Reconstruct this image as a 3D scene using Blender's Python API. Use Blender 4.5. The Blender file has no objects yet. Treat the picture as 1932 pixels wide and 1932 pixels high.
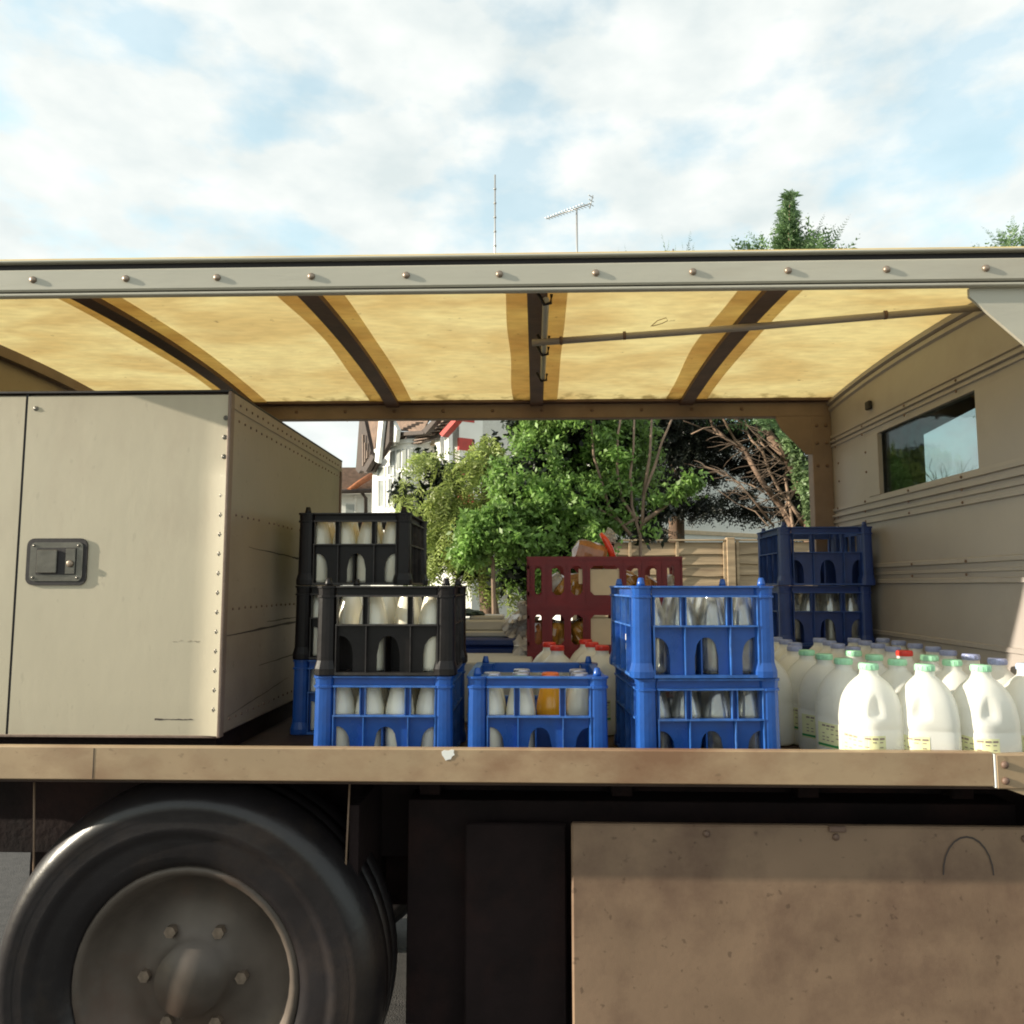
import bpy, math, random
import numpy as np
from mathutils import Vector, Matrix
S = bpy.context.scene
C = S.collection
random.seed(7); RNG = np.random.default_rng(11)
H = 1.25                                   # eye height; most z values below are measured from the eye
# ------------------------------------------------------------------ camera, sky, sun, exposure
PITCH, YAW, FPX = math.radians(5.46), math.radians(1.73), 1455.0
cd = bpy.data.cameras.new('camera'); cam = bpy.data.objects.new('camera', cd); C.objects.link(cam)
cam.location = (0, 0, H); cam.rotation_euler = (math.pi/2+PITCH, 0, YAW)
cd.sensor_width = 36; cd.lens = 36*FPX/1932; cd.clip_start = .05; cd.clip_end = 600
S.camera = cam
SUNV = Vector((-1, -.145, .32)).normalized()        # direction to the sun
EL = math.asin(SUNV.z)
sl = bpy.data.lights.new('sun', 'SUN'); so = bpy.data.objects.new('sun', sl); C.objects.link(so)
sl.energy = 5.0; sl.angle = math.radians(.55); sl.color = (1, .9, .74)
so.rotation_euler = SUNV.to_track_quat('Z', 'Y').to_euler(); so.location = (-6, -2, 8)
W = bpy.data.worlds.new('World'); S.world = W; W.use_nodes = True
nt = W.node_tree; nt.nodes.clear()
def N(t, kind, **kw):
    n = t.nodes.new(kind)
    for k, v in kw.items():
        if k in n.inputs: n.inputs[k].default_value = v
        else: setattr(n, k, v)
    return n
sky = N(nt, 'ShaderNodeTexSky', sky_type='NISHITA', sun_disc=False)
sky.sun_elevation = EL; sky.sun_rotation = math.atan2(SUNV.x, SUNV.y)
tc = N(nt, 'ShaderNodeTexCoord'); mp = N(nt, 'ShaderNodeMapping'); mp.inputs['Scale'].default_value = (1, 1, 1.9); mp.inputs['Location'].default_value = (.9, .1, .15)
n1 = N(nt, 'ShaderNodeTexNoise'); n1.inputs['Scale'].default_value = 6.2; n1.inputs['Detail'].default_value = 7; n1.inputs['Roughness'].default_value = .52
rp = N(nt, 'ShaderNodeValToRGB'); rp.color_ramp.elements[0].position = .36; rp.color_ramp.elements[1].position = .5
rp.color_ramp.elements[0].color = (.5, .5, .5, 1); rp.color_ramp.elements[1].color = (1, 1, 1, 1)
n2 = N(nt, 'ShaderNodeTexNoise'); n2.inputs['Scale'].default_value = 9; n2.inputs['Detail'].default_value = 5
cr = N(nt, 'ShaderNodeValToRGB'); cr.color_ramp.elements[0].position = .3; cr.color_ramp.elements[1].position = .62
cr.color_ramp.elements[0].color = (4.6, 5.1, 5.1, 1); cr.color_ramp.elements[1].color = (6.0, 6.2, 6.0, 1)
mx = N(nt, 'ShaderNodeMixRGB'); bg = N(nt, 'ShaderNodeBackground'); bg.inputs['Strength'].default_value = .1
ou = N(nt, 'ShaderNodeOutputWorld'); L = nt.links.new
L(tc.outputs['Generated'], mp.inputs['Vector']); L(mp.outputs[0], n1.inputs['Vector']); L(mp.outputs[0], n2.inputs['Vector'])
L(n1.outputs['Fac'], rp.inputs[0]); L(n2.outputs['Fac'], cr.inputs[0]); L(rp.outputs[0], mx.inputs[0]); gain = N(nt, 'ShaderNodeMixRGB', blend_type='MULTIPLY'); gain.inputs[0].default_value = 1; gain.inputs[2].default_value = (2.2, 2.55, 2.05, 1); L(sky.outputs[0], gain.inputs[1]); L(gain.outputs[0], mx.inputs[1]); L(cr.outputs[0], mx.inputs[2])
L(mx.outputs[0], bg.inputs['Color']); L(bg.outputs[0], ou.inputs['Surface'])
S.view_settings.view_transform = 'Standard'; S.view_settings.look = 'None'; S.view_settings.gamma = 1; S.view_settings.exposure = .74
S.view_settings.use_curve_mapping = False
S.render.engine = 'CYCLES'; S.cycles.filter_width = 1.9

# ------------------------------------------------------------------ helpers
def at(px, py, Y):
    """point of the place seen at (px,py) of the 1932 px picture when it stands Y metres off; z from the eye"""
    u = (px-966)/FPX; v = (966-py)/FPX
    fw = math.cos(PITCH)-v*math.sin(PITCH); up = v*math.cos(PITCH)+math.sin(PITCH)
    X = u*math.cos(YAW)-fw*math.sin(YAW); y = u*math.sin(YAW)+fw*math.cos(YAW)
    return Vector((X/y*Y, Y, up/y*Y))
WL = {}                                     # world position of every object made
class MB:
    def __init__(s): s.v = []; s.f = []; s.sm = []; s.mi = []
    def add(s, vs, fs, smooth=False, mi=0):
        o = len(s.v); s.v += [tuple(p) for p in vs]
        for f in fs: s.f.append(tuple(i+o for i in f)); s.sm.append(smooth); s.mi.append(mi)
        return s
    def box(s, x0, x1, y0, y1, z0, z1, c=0, mi=0):
        if x1 < x0: x0, x1 = x1, x0
        if y1 < y0: y0, y1 = y1, y0
        if z1 < z0: z0, z1 = z1, z0
        if c <= 0:
            return s.add([(x0,y0,z0),(x1,y0,z0),(x1,y1,z0),(x0,y1,z0),(x0,y0,z1),(x1,y0,z1),(x1,y1,z1),(x0,y1,z1)],
                  [(0,3,2,1),(4,5,6,7),(0,1,5,4),(1,2,6,5),(2,3,7,6),(3,0,4,7)], False, mi)
        c = min(c, (x1-x0)*.49, (y1-y0)*.49, (z1-z0)*.49)
        # chamfered box as a stack of octagon-free rings: 3 vertices per corner
        P = []; idx = {}
        for sx in (0, 1):
            for sy in (0, 1):
                for sz in (0, 1):
                    X = (x0, x1)[sx]; Y = (y0, y1)[sy]; Z = (z0, z1)[sz]
                    dx = c if sx == 0 else -c; dy = c if sy == 0 else -c; dz = c if sz == 0 else -c
                    idx[sx,sy,sz] = len(P); P += [(X, Y+dy, Z+dz), (X+dx, Y, Z+dz), (X+dx, Y+dy, Z)]
        F = []
        def g(a, k): return idx[a]+k
        for sx in (0, 1):
            q = [g((sx,0,0),0), g((sx,1,0),0), g((sx,1,1),0), g((sx,0,1),0)]; F.append(q if sx else q[::-1])
        for sy in (0, 1):
            q = [g((0,sy,0),1), g((1,sy,0),1), g((1,sy,1),1), g((0,sy,1),1)]; F.append(q[::-1] if sy else q)
        for sz in (0, 1):
            q = [g((0,0,sz),2), g((1,0,sz),2), g((1,1,sz),2), g((0,1,sz),2)]; F.append(q if sz else q[::-1])
        for a in (0, 1):
            for b in (0, 1):
                F.append([g((a,b,0),0), g((a,b,1),0), g((a,b,1),1), g((a,b,0),1)])
                F.append([g((a,0,b),0), g((a,1,b),0), g((a,1,b),2), g((a,0,b),2)])
                F.append([g((0,a,b),1), g((1,a,b),1), g((1,a,b),2), g((0,a,b),2)])
        for k in idx: i = idx[k]; F.append([i, i+1, i+2])
        cx, cy, cz = (x0+x1)/2, (y0+y1)/2, (z0+z1)/2; ctr = Vector((cx,cy,cz)); G = []
        for f in F:
            a, b, d = (Vector(P[f[i]]) for i in range(3)); n = (b-a).cross(d-a)
            m = sum((Vector(P[i]) for i in f), Vector())/len(f)-ctr
            G.append(f if n.dot(m) > 0 else f[::-1])
        return s.add(P, G, False, mi)
    def prism(s, poly, axis, a, b, mi=0):
        """poly of 2D points extruded along axis 'x','y','z' from a to b"""
        n = len(poly)
        def m(p, t): return {'x': (t, p[0], p[1]), 'y': (p[0], t, p[1]), 'z': (p[0], p[1], t)}[axis]
        vs = [m(p, a) for p in poly]+[m(p, b) for p in poly]
        fs = [tuple(range(n))[::-1], tuple(range(n, 2*n))]+[(i, (i+1) % n, n+(i+1) % n, n+i) for i in range(n)]
        ar = sum(poly[i][0]*poly[(i+1) % n][1]-poly[(i+1) % n][0]*poly[i][1] for i in range(n))
        flip = (ar < 0) ^ (b < a) ^ (axis == 'y')
        if flip: fs = [f[::-1] for f in fs]
        return s.add(vs, fs, False, mi)
    def lathe(s, prof, c=(0,0,0), axis='z', n=20, smooth=True, mi=0, caps=True):
        vs = []; fs = []
        for r, h in prof:
            for k in range(n):
                a = 2*math.pi*k/n; p = (r*math.cos(a), r*math.sin(a))
                if axis == 'z': q = (c[0]+p[0], c[1]+p[1], c[2]+h)
                elif axis == 'y': q = (c[0]+p[0], c[1]+h, c[2]-p[1])
                else: q = (c[0]+h, c[1]+p[0], c[2]+p[1])
                vs.append(q)
        for j in range(len(prof)-1):
            for k in range(n): fs.append((j*n+k, j*n+(k+1) % n, (j+1)*n+(k+1) % n, (j+1)*n+k))
        s.add(vs, fs, smooth, mi)
        if caps:
            o = len(s.v)-len(vs)
            if prof[0][0] > 1e-5: s.f.append(tuple(o+k for k in range(n))[::-1]); s.sm.append(False); s.mi.append(mi)
            if prof[-1][0] > 1e-5: s.f.append(tuple(o+(len(prof)-1)*n+k for k in range(n))); s.sm.append(False); s.mi.append(mi)
        return s
    def tube(s, pts, rad, n=8, mi=0, smooth=True, cap=True):
        pts = [Vector(p) for p in pts]; vs = []; fs = []
        if not hasattr(rad, '__len__'): rad = [rad]*len(pts)
        ref = Vector((0, 0, 1))
        for i, p in enumerate(pts):
            t = (pts[min(i+1, len(pts)-1)]-pts[max(i-1, 0)]).normalized()
            if abs(t.dot(ref)) > .95: ref = Vector((1, 0, 0)) if abs(t.x) < .9 else Vector((0, 1, 0))
            a = t.cross(ref).normalized(); b = t.cross(a).normalized()
            for k in range(n):
                w = 2*math.pi*k/n; vs.append(p+(a*math.cos(w)+b*math.sin(w))*rad[i])
        for j in range(len(pts)-1):
            for k in range(n): fs.append((j*n+k, (j+1)*n+k, (j+1)*n+(k+1) % n, j*n+(k+1) % n))
        s.add(vs, fs, smooth, mi)
        if cap:
            o = len(s.v)-len(vs)
            s.f.append(tuple(o+k for k in range(n))); s.sm.append(False); s.mi.append(mi)
            s.f.append(tuple(o+(len(pts)-1)*n+k for k in range(n))[::-1]); s.sm.append(False); s.mi.append(mi)
        return s
    def mesh(s, name, mats, off=(0,0,0)):
        me = bpy.data.meshes.new(name)
        me.from_pydata([(x-off[0], y-off[1], z-off[2]) for x, y, z in s.v], [], s.f)
        for m in (mats if isinstance(mats, (list, tuple)) else [mats]): me.materials.append(m)
        me.polygons.foreach_set('use_smooth', s.sm); me.polygons.foreach_set('material_index', s.mi); me.update()
        return me
    def eye(s, name, mats, parent=None, origin=None, **t):
        """link; vertices were given in place, z from the eye"""
        base = WL[parent.name] if parent else Vector((0,0,0))
        if origin is None:
            a = np.array(s.v); c = (a.min(0)+a.max(0))/2; origin = Vector((c[0], c[1], a[:,2].min()))
        origin = Vector(origin)+Vector((0,0,H))
        o = bpy.data.objects.new(name, s.mesh(name, mats, origin-Vector((0,0,H)))); C.objects.link(o)
        if parent: o.parent = parent
        o.location = origin-base; WL[o.name] = origin
        return tag(o, **t)
    def loc(s, name, mats, parent=None, at=(0,0,0), **t):
        """link; vertices are local"""
        return link(name, s.mesh(name, mats), parent, at, **t)
def link(name, me, parent=None, at=(0,0,0), rot=None, **t):
    o = bpy.data.objects.new(name, me); C.objects.link(o)
    if parent: o.parent = parent
    o.location = at
    if rot: o.rotation_euler = rot
    WL[o.name] = (WL[parent.name] if parent else Vector((0,0,0)))+Vector(at)
    return tag(o, **t)
def tag(o, label=None, cat=None, group=None, kind=None):
    if label: o['label'] = label
    if cat: o['category'] = cat
    if group: o['group'] = group
    if kind: o['kind'] = kind
    return o
def empty(name, at, rz=0, **t):
    o = bpy.data.objects.new(name, None); C.objects.link(o); o.empty_display_size = .1
    o.location = (at[0], at[1], at[2]+H); o.rotation_euler = (0, 0, rz); WL[o.name] = Vector(o.location)
    return tag(o, **t)
def children(o): return [c for c in bpy.data.objects if c.parent == o]
KIDS = {}
def copy_tree(o, parent=None):
    c = o.copy(); C.objects.link(c); c.parent = parent
    for ch in KIDS.setdefault(o.name, children(o)): copy_tree(ch, c)
    return c
# ------------------------------------------------------------------ materials
def mat(name, col, rough=.6, metal=0, var=0, scale=8, bump=0, bscale=60, stain=None, stain_amt=.5, stain_scale=3, stain_from=.5, spec=.5, stretch=(1,1,1), trans=None, sss=0, coat=0, fleck=0, coords='Object'):
    m = bpy.data.materials.new(name); m.use_nodes = True; t = m.node_tree; p = t.nodes['Principled BSDF']; l = t.links.new
    p.inputs['Roughness'].default_value = rough; p.inputs['Metallic'].default_value = metal; p.inputs['Specular IOR Level'].default_value = spec
    p.inputs['Base Color'].default_value = (*col, 1); p.inputs['Coat Weight'].default_value = coat
    tcn = t.nodes.new('ShaderNodeTexCoord'); mpn = t.nodes.new('ShaderNodeMapping'); mpn.inputs['Scale'].default_value = stretch
    if coords == 'Geometry':
        g = t.nodes.new('ShaderNodeNewGeometry'); l(g.outputs['Position'], mpn.inputs['Vector'])
    else: l(tcn.outputs[coords], mpn.inputs['Vector'])
    src = None
    if var:
        n = N(t, 'ShaderNodeTexNoise'); n.inputs['Scale'].default_value = scale; n.inputs['Detail'].default_value = 6; l(mpn.outputs[0], n.inputs['Vector'])
        r = t.nodes.new('ShaderNodeValToRGB'); r.color_ramp.elements[0].position = .3; r.color_ramp.elements[1].position = .7
        r.color_ramp.elements[0].color = (*[c*(1-var) for c in col], 1); r.color_ramp.elements[1].color = (*[min(1, c*(1+var)) for c in col], 1)
        l(n.outputs['Fac'], r.inputs[0]); src = r.outputs[0]
        rr = t.nodes.new('ShaderNodeMapRange'); rr.inputs['To Min'].default_value = max(.03, rough-.1); rr.inputs['To Max'].default_value = min(1, rough+.1)
        l(n.outputs['Fac'], rr.inputs['Value']); l(rr.outputs[0], p.inputs['Roughness'])
    if stain:
        n = N(t, 'ShaderNodeTexNoise'); n.inputs['Scale'].default_value = stain_scale; n.inputs['Detail'].default_value = 9; n.inputs['Roughness'].default_value = .65; l(mpn.outputs[0], n.inputs['Vector'])
        r = t.nodes.new('ShaderNodeMapRange'); r.inputs['From Min'].default_value = stain_from; r.inputs['From Max'].default_value = stain_from+.22; r.inputs['To Max'].default_value = stain_amt
        l(n.outputs['Fac'], r.inputs['Value']); mixn = t.nodes.new('ShaderNodeMixRGB'); l(r.outputs[0], mixn.inputs[0])
        if src: l(src, mixn.inputs[1])
        else: mixn.inputs[1].default_value = (*col, 1)
        mixn.inputs[2].default_value = (*stain, 1); src = mixn.outputs[0]
    if fleck:
        n = N(t, 'ShaderNodeTexNoise'); n.inputs['Scale'].default_value = 55; n.inputs['Detail'].default_value = 2; l(mpn.outputs[0], n.inputs['Vector'])
        r = t.nodes.new('ShaderNodeMapRange'); r.inputs['From Min'].default_value = .68; r.inputs['From Max'].default_value = .74; r.inputs['To Max'].default_value = fleck
        l(n.outputs['Fac'], r.inputs['Value']); mixn = t.nodes.new('ShaderNodeMixRGB'); l(r.outputs[0], mixn.inputs[0])
        if src: l(src, mixn.inputs[1])
        else: mixn.inputs[1].default_value = (*col, 1)
        mixn.inputs[2].default_value = (col[0]*.25, col[1]*.22, col[2]*.2, 1); src = mixn.outputs[0]
    if src: l(src, p.inputs['Base Color'])
    if bump:
        n = N(t, 'ShaderNodeTexNoise'); n.inputs['Scale'].default_value = bscale; n.inputs['Detail'].default_value = 4; l(mpn.outputs[0], n.inputs['Vector'])
        b = t.nodes.new('ShaderNodeBump'); b.inputs['Strength'].default_value = bump; b.inputs['Distance'].default_value = .01
        l(n.outputs['Fac'], b.inputs['Height']); l(b.outputs[0], p.inputs['Normal'])
    if sss: p.inputs['Subsurface Weight'].default_value = sss; p.inputs['Subsurface Scale'].default_value = .03; p.inputs['Subsurface Radius'].default_value = (1, .9, .7)
    if trans is not None:                    # translucent leaf / sheet
        tr = t.nodes.new('ShaderNodeBsdfTranslucent'); ms = t.nodes.new('ShaderNodeMixShader'); ms.inputs[0].default_value = trans
        if src: l(src, tr.inputs['Color'])
        else: tr.inputs['Color'].default_value = (*col, 1)
        l(p.outputs[0], ms.inputs[1]); l(tr.outputs[0], ms.inputs[2]); l(ms.outputs[0], t.nodes['Material Output'].inputs['Surface'])
    return m
M = {}
M['rail'] = mat('painted_aluminium', (.47,.45,.37), .42, var=.07, scale=5, bump=.05, bscale=40, stain=(.3,.22,.15), stain_amt=.25, stretch=(.4,1,2))
M['lip'] = mat('weathered_sideboard', (.37,.265,.16), .5, var=.16, scale=4, bump=.035, bscale=30, stain=(.19,.09,.045), stain_amt=.8, stain_scale=2.4, stain_from=.44, fleck=.3, stretch=(1,1,1.6))
M['dark_rubber'] = mat('black_rubber', (.012,.009,.010), .6, var=.3, bump=.05)
M['bolt'] = mat('dull_bolt_steel', (.28,.22,.17), .42, .7, var=.25, scale=60)
M['roofmember'] = mat('dark_roof_member', (.15,.092,.066), .6, var=.3, scale=7, bump=.15, stain=(.03,.018,.015), stain_amt=.6)
M['backrail'] = mat('brown_grimed_aluminium', (.21,.15,.115), .6, var=.18, scale=7, bump=.1, stain=(.12,.06,.035), stain_amt=.55)
M['wall'] = mat('grey_wall_panel', (.35,.315,.29), .42, var=.1, scale=3, bump=.05, bscale=25, stain=(.2,.15,.12), stain_amt=.4, stain_scale=2.2)
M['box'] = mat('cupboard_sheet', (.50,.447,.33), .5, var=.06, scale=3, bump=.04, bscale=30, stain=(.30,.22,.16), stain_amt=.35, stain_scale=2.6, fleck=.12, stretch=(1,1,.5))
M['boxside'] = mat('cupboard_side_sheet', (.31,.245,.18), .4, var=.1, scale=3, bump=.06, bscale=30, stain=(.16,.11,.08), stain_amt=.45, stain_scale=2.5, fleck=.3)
M['scuff'] = mat('black_scuff', (.06,.045,.04), .7)
M['chrome'] = mat('latch_steel', (.15,.14,.12), .32, .6, var=.2, scale=30, bump=.05)
M['floor'] = mat('bed_plywood', (.06,.035,.025), .7, var=.35, scale=9, bump=.3, stretch=(.5,3,3))
M['chassis'] = mat('chassis_black', (.014,.008,.008), .8, var=.4, bump=.2, spec=.2, stain=(.05,.02,.015), stain_amt=.5)
M['skirt'] = mat('skirt_panel', (.23,.15,.095), .55, var=.15, scale=5, bump=.04, stain=(.09,.045,.03), stain_amt=.8, stain_scale=3, stain_from=.46, fleck=.5)
M['tyre'] = mat('tyre_rubber', (.013,.011,.012), .34, var=.35, scale=6, bump=.08, bscale=50, stain=(.05,.035,.025), stain_amt=.5, stain_scale=4)
M['rim'] = mat('wheel_steel', (.10,.08,.065), .5, .3, var=.3, stain=(.1,.05,.03), stain_amt=.7)
M['black_plastic'] = mat('black_crate_plastic', (.008,.006,.0065), .42, var=.3, scale=20, bump=.06, bscale=60, spec=.3, stain=(.02,.016,.014), stain_amt=.35, stain_scale=8)
M['blue_plastic'] = mat('blue_crate_plastic', (.016,.084,.34), .3, var=.14, scale=14, bump=.06, bscale=60, stain=(.03,.07,.20), stain_amt=.4, stain_scale=9)
M['blue_worn'] = mat('blue_crate_lit_worn_edge', (.030,.125,.42), .4, var=.3, scale=30, bump=.08, bscale=80, stain=(.16,.26,.5), stain_amt=.5, stain_scale=22)  # ledges and ribs painted lighter to stand for light; pale patches are scuffs
M['black_worn'] = mat('black_crate_lit_worn_edge', (.022,.018,.018), .4, var=.4, scale=30, bump=.08, bscale=80, stain=(.09,.08,.07), stain_amt=.6, stain_scale=22)  # light on the black ledges put into a paler colour; patches are wear
M['navy_worn'] = mat('navy_crate_lit_edge', (.018,.055,.22), .4, var=.3, scale=30, bump=.08, bscale=80)  # light on the navy ledges put into a brighter colour
M['navy_plastic'] = mat('navy_crate_plastic', (.012,.034,.16), .4, var=.2, scale=14, bump=.06, bscale=60, stain=(.02,.03,.09), stain_amt=.4, stain_scale=9)
M['red_plastic'] = mat('dark_red_tray_plastic', (.17,.008,.011), .5, var=.2, scale=14, bump=.06, stain=(.05,.004,.005), stain_amt=.5, stain_scale=7)
M['milk'] = mat('milk_in_bottle', (.80,.76,.62), .22, var=.04, sss=.25, coat=.4)
M['jug'] = mat('milky_polythene', (.93,.93,.88), .28, var=.03, trans=.4, coat=.1, bump=.03, bscale=20)
M['juice'] = mat('orange_juice', (.85,.38,.02), .2, var=.1, sss=.2, coat=.5)
for k, c in dict(green=(.36,.70,.46), blue=(.30,.34,.54), red=(.72,.05,.035), foil_green=(.2,.45,.33), foil_silver=(.5,.5,.58), orange=(.85,.16,.02), pale_blue=(.45,.55,.75)).items():
    M['cap_'+k] = mat('cap_'+k, c, .35, .6 if 'foil' in k else 0, var=.1, scale=80)
M['paper'] = mat('bottle_label', (.78,.78,.45), .5, var=.05)
M['ink'] = mat('label_ink', (.30,.24,.20), .6); M['green_ink'] = mat('label_green', (.03,.28,.08), .6)
M['card'] = mat('cream_card', (.60,.47,.32), .75, var=.1, scale=12, bump=.05)
M['white_sticker'] = mat('white_sticker', (.8,.8,.76), .5, var=.05)
M['bread'] = mat('bread_crust', (.30,.11,.035), .3, var=.4, scale=14, bump=.1, coat=.6)
M['bag_yellow'] = mat('yellow_bread_bag', (.30,.14,.02), .25, var=.5, scale=22, bump=.5, bscale=25, coat=.6, stain=(.08,.03,.02), stain_amt=.9, stain_scale=18)
M['bag_red'] = mat('red_bag_seal', (.75,.05,.015), .3, var=.2, bump=.4, bscale=25, coat=.5)
M['bag_clear'] = mat('crumpled_clear_plastic', (.62,.60,.56), .18, var=.2, trans=.45, bump=.5, bscale=18, coat=.6)
M['bag_white'] = mat('crumpled_white_plastic', (.55,.52,.50), .3, var=.4, scale=20, trans=.2, bump=.7, bscale=18, coat=.4)
M['poly'] = mat('pale_lid', (.50,.48,.43), .7, var=.08)
M['cloth'] = mat('dark_green_cloth', (.03,.05,.035), .9, var=.4, bump=.4)
M['asphalt'] = mat('asphalt', (.055,.052,.05), .85, var=.3, scale=30, bump=.5, bscale=200, coords='Geometry')
M['pave'] = mat('pavement', (.28,.26,.23), .85, var=.2, scale=6, bump=.3, coords='Geometry')
M['soil'] = mat('garden_ground', (.06,.06,.03), .95, var=.5, scale=4, bump=.5, coords='Geometry')
M['white_wall'] = mat('white_render', (.74,.74,.70), .8, var=.05, scale=2, bump=.2, bscale=20, coords='Geometry')
M['shade_wall'] = mat('render_painted_shade', (.52,.52,.48), .9, var=.08, scale=30, bump=.6, bscale=60, coords='Geometry')  # gable end turned from the sun: its shade is painted as greyer render
M['red_paint'] = mat('red_paint', (.42,.05,.04), .6, var=.15, bump=.2)
M['white_paint'] = mat('white_gloss_paint', (.80,.80,.77), .35, var=.03)
M['brown_tile'] = mat('clay_tile', (.19,.125,.09), .8, var=.3, scale=6, bump=.3, bscale=8, coords='Geometry')
M['orange_tile'] = mat('ridge_tile', (.42,.15,.06), .8, var=.2)
M['dark_timber'] = mat('dark_timber', (.055,.038,.03), .7, var=.3, bump=.2)
M['house_glass'] = mat('house_glass', (.30,.32,.30), .12, var=.2, scale=3)
M['fence'] = mat('weathered_fence', (.39,.29,.18), .85, var=.3, scale=5, bump=.3, bscale=12, stretch=(.5,3,5), stain=(.2,.12,.07), stain_amt=.5, coords='Geometry')
M['bark'] = mat('bark', (.17,.11,.075), .9, var=.35, scale=7, bump=.6, bscale=18, stretch=(2,2,.6), coords='Geometry')
M['bark_pale'] = mat('pale_branch', (.24,.165,.115), .85, var=.3, scale=9, bump=.4, coords='Geometry')
M['bark_twig'] = mat('twig_bark', (.12,.085,.06), .9, var=.3, coords='Geometry')
M['bark_dark'] = mat('dark_twig', (.05,.035,.028), .9, var=.3, coords='Geometry')
def leafmat(name, a, tr=.35, var=.5, sc=3): return mat(name, a, .45, var=var, scale=sc, trans=tr, coords='Geometry', spec=.4)
M['leaf_bright'] = leafmat('bright_leaf', (.19,.32,.075), .4, .65, 7)
M['leaf_mid'] = leafmat('mid_leaf', (.16,.25,.07), .35)
M['leaf_yellow'] = leafmat('yellow_conifer_leaf', (.32,.39,.11), .42)
M['leaf_painted_shade'] = leafmat('cypress_leaf_painted_shade', (.010,.014,.008), .05)  # shade under the cypress crown is put into this near-black leaf colour
M['leaf_ley'] = leafmat('cypress_leaf', (.13,.22,.09), .35)
M['leaf_ivy'] = leafmat('ivy_leaf', (.16,.24,.10), .25)
M['leaf_black'] = leafmat('shaded_inner_foliage', (.012,.02,.010), .05)  # shade between the leaves painted as near-black foliage
M['aerial'] = mat('aerial_metal', (.45,.44,.42), .4, .6)
M['cab_in'] = mat('cab_trim', (.05,.045,.042), .7, var=.2)
M['cab_out'] = mat('cab_paint', (.55,.52,.44), .35, var=.05)
M['drum'] = mat('drum_metal', (.4,.34,.25), .5, .2, var=.2, stain=(.15,.08,.05), stain_amt=.7)
def glassmat(name, col, alpha_mix, rough=.02):
    m = bpy.data.materials.new(name); m.use_nodes = True; t = m.node_tree; t.nodes.clear()
    o = t.nodes.new('ShaderNodeOutputMaterial'); g = t.nodes.new('ShaderNodeBsdfGlossy'); g.inputs['Roughness'].default_value = rough; g.inputs['Color'].default_value = (1,1,1,1)
    tr = t.nodes.new('ShaderNodeBsdfTransparent'); tr.inputs['Color'].default_value = (*col, 1)
    f = t.nodes.new('ShaderNodeFresnel'); f.inputs['IOR'].default_value = 1.5; mul = t.nodes.new('ShaderNodeMath'); mul.operation = 'MULTIPLY_ADD'; mul.inputs[1].default_value = alpha_mix[0]; mul.inputs[2].default_value = alpha_mix[1]
    x = t.nodes.new('ShaderNodeMixShader'); t.links.new(f.outputs[0], mul.inputs[0]); t.links.new(mul.outputs[0], x.inputs[0])
    nn = N(t, 'ShaderNodeTexNoise'); nn.inputs['Scale'].default_value = 14; b = t.nodes.new('ShaderNodeBump'); b.inputs['Strength'].default_value = .08; b.inputs['Distance'].default_value = .01
    tcn = t.nodes.new('ShaderNodeTexCoord'); t.links.new(tcn.outputs['Object'], nn.inputs['Vector']); t.links.new(nn.outputs[0], b.inputs['Height']); t.links.new(b.outputs[0], g.inputs['Normal'])
    t.links.new(tr.outputs[0], x.inputs[1]); t.links.new(g.outputs[0], x.inputs[2]); t.links.new(x.outputs[0], o.inputs[0])
    return m
M['tint'] = glassmat('tinted_cab_glass', (.60,.66,.66), (.2, .003))
M['bottle_glass'] = glassmat('clear_bottle_glass', (.95,.96,.94), (1.6, .09), .05)
_t = M['bottle_glass'].node_tree; _o = [n for n in _t.nodes if n.type == 'OUTPUT_MATERIAL'][0]; _src = _o.inputs[0].links[0].from_socket
_d = _t.nodes.new('ShaderNodeBsdfTranslucent'); _d.inputs[0].default_value = (.85,.84,.78,1); _d2 = _t.nodes.new('ShaderNodeBsdfDiffuse'); _d2.inputs[0].default_value = (.85,.84,.78,1)
_m1 = _t.nodes.new('ShaderNodeMixShader'); _t.links.new(_d.outputs[0], _m1.inputs[1]); _t.links.new(_d2.outputs[0], _m1.inputs[2])
_m2 = _t.nodes.new('ShaderNodeMixShader'); _n = N(_t, 'ShaderNodeTexNoise'); _n.inputs['Scale'].default_value = 30; _c = _t.nodes.new('ShaderNodeTexCoord'); _t.links.new(_c.outputs['Object'], _n.inputs['Vector'])
_r = _t.nodes.new('ShaderNodeMapRange'); _r.inputs['From Min'].default_value = .35; _r.inputs['From Max'].default_value = .75; _r.inputs['To Min'].default_value = .04; _r.inputs['To Max'].default_value = .30
_t.links.new(_n.outputs[0], _r.inputs[0]); _t.links.new(_r.outputs[0], _m2.inputs[0]); _t.links.new(_src, _m2.inputs[1]); _t.links.new(_m1.outputs[0], _m2.inputs[2]); _t.links.new(_m2.outputs[0], _o.inputs[0])
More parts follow.
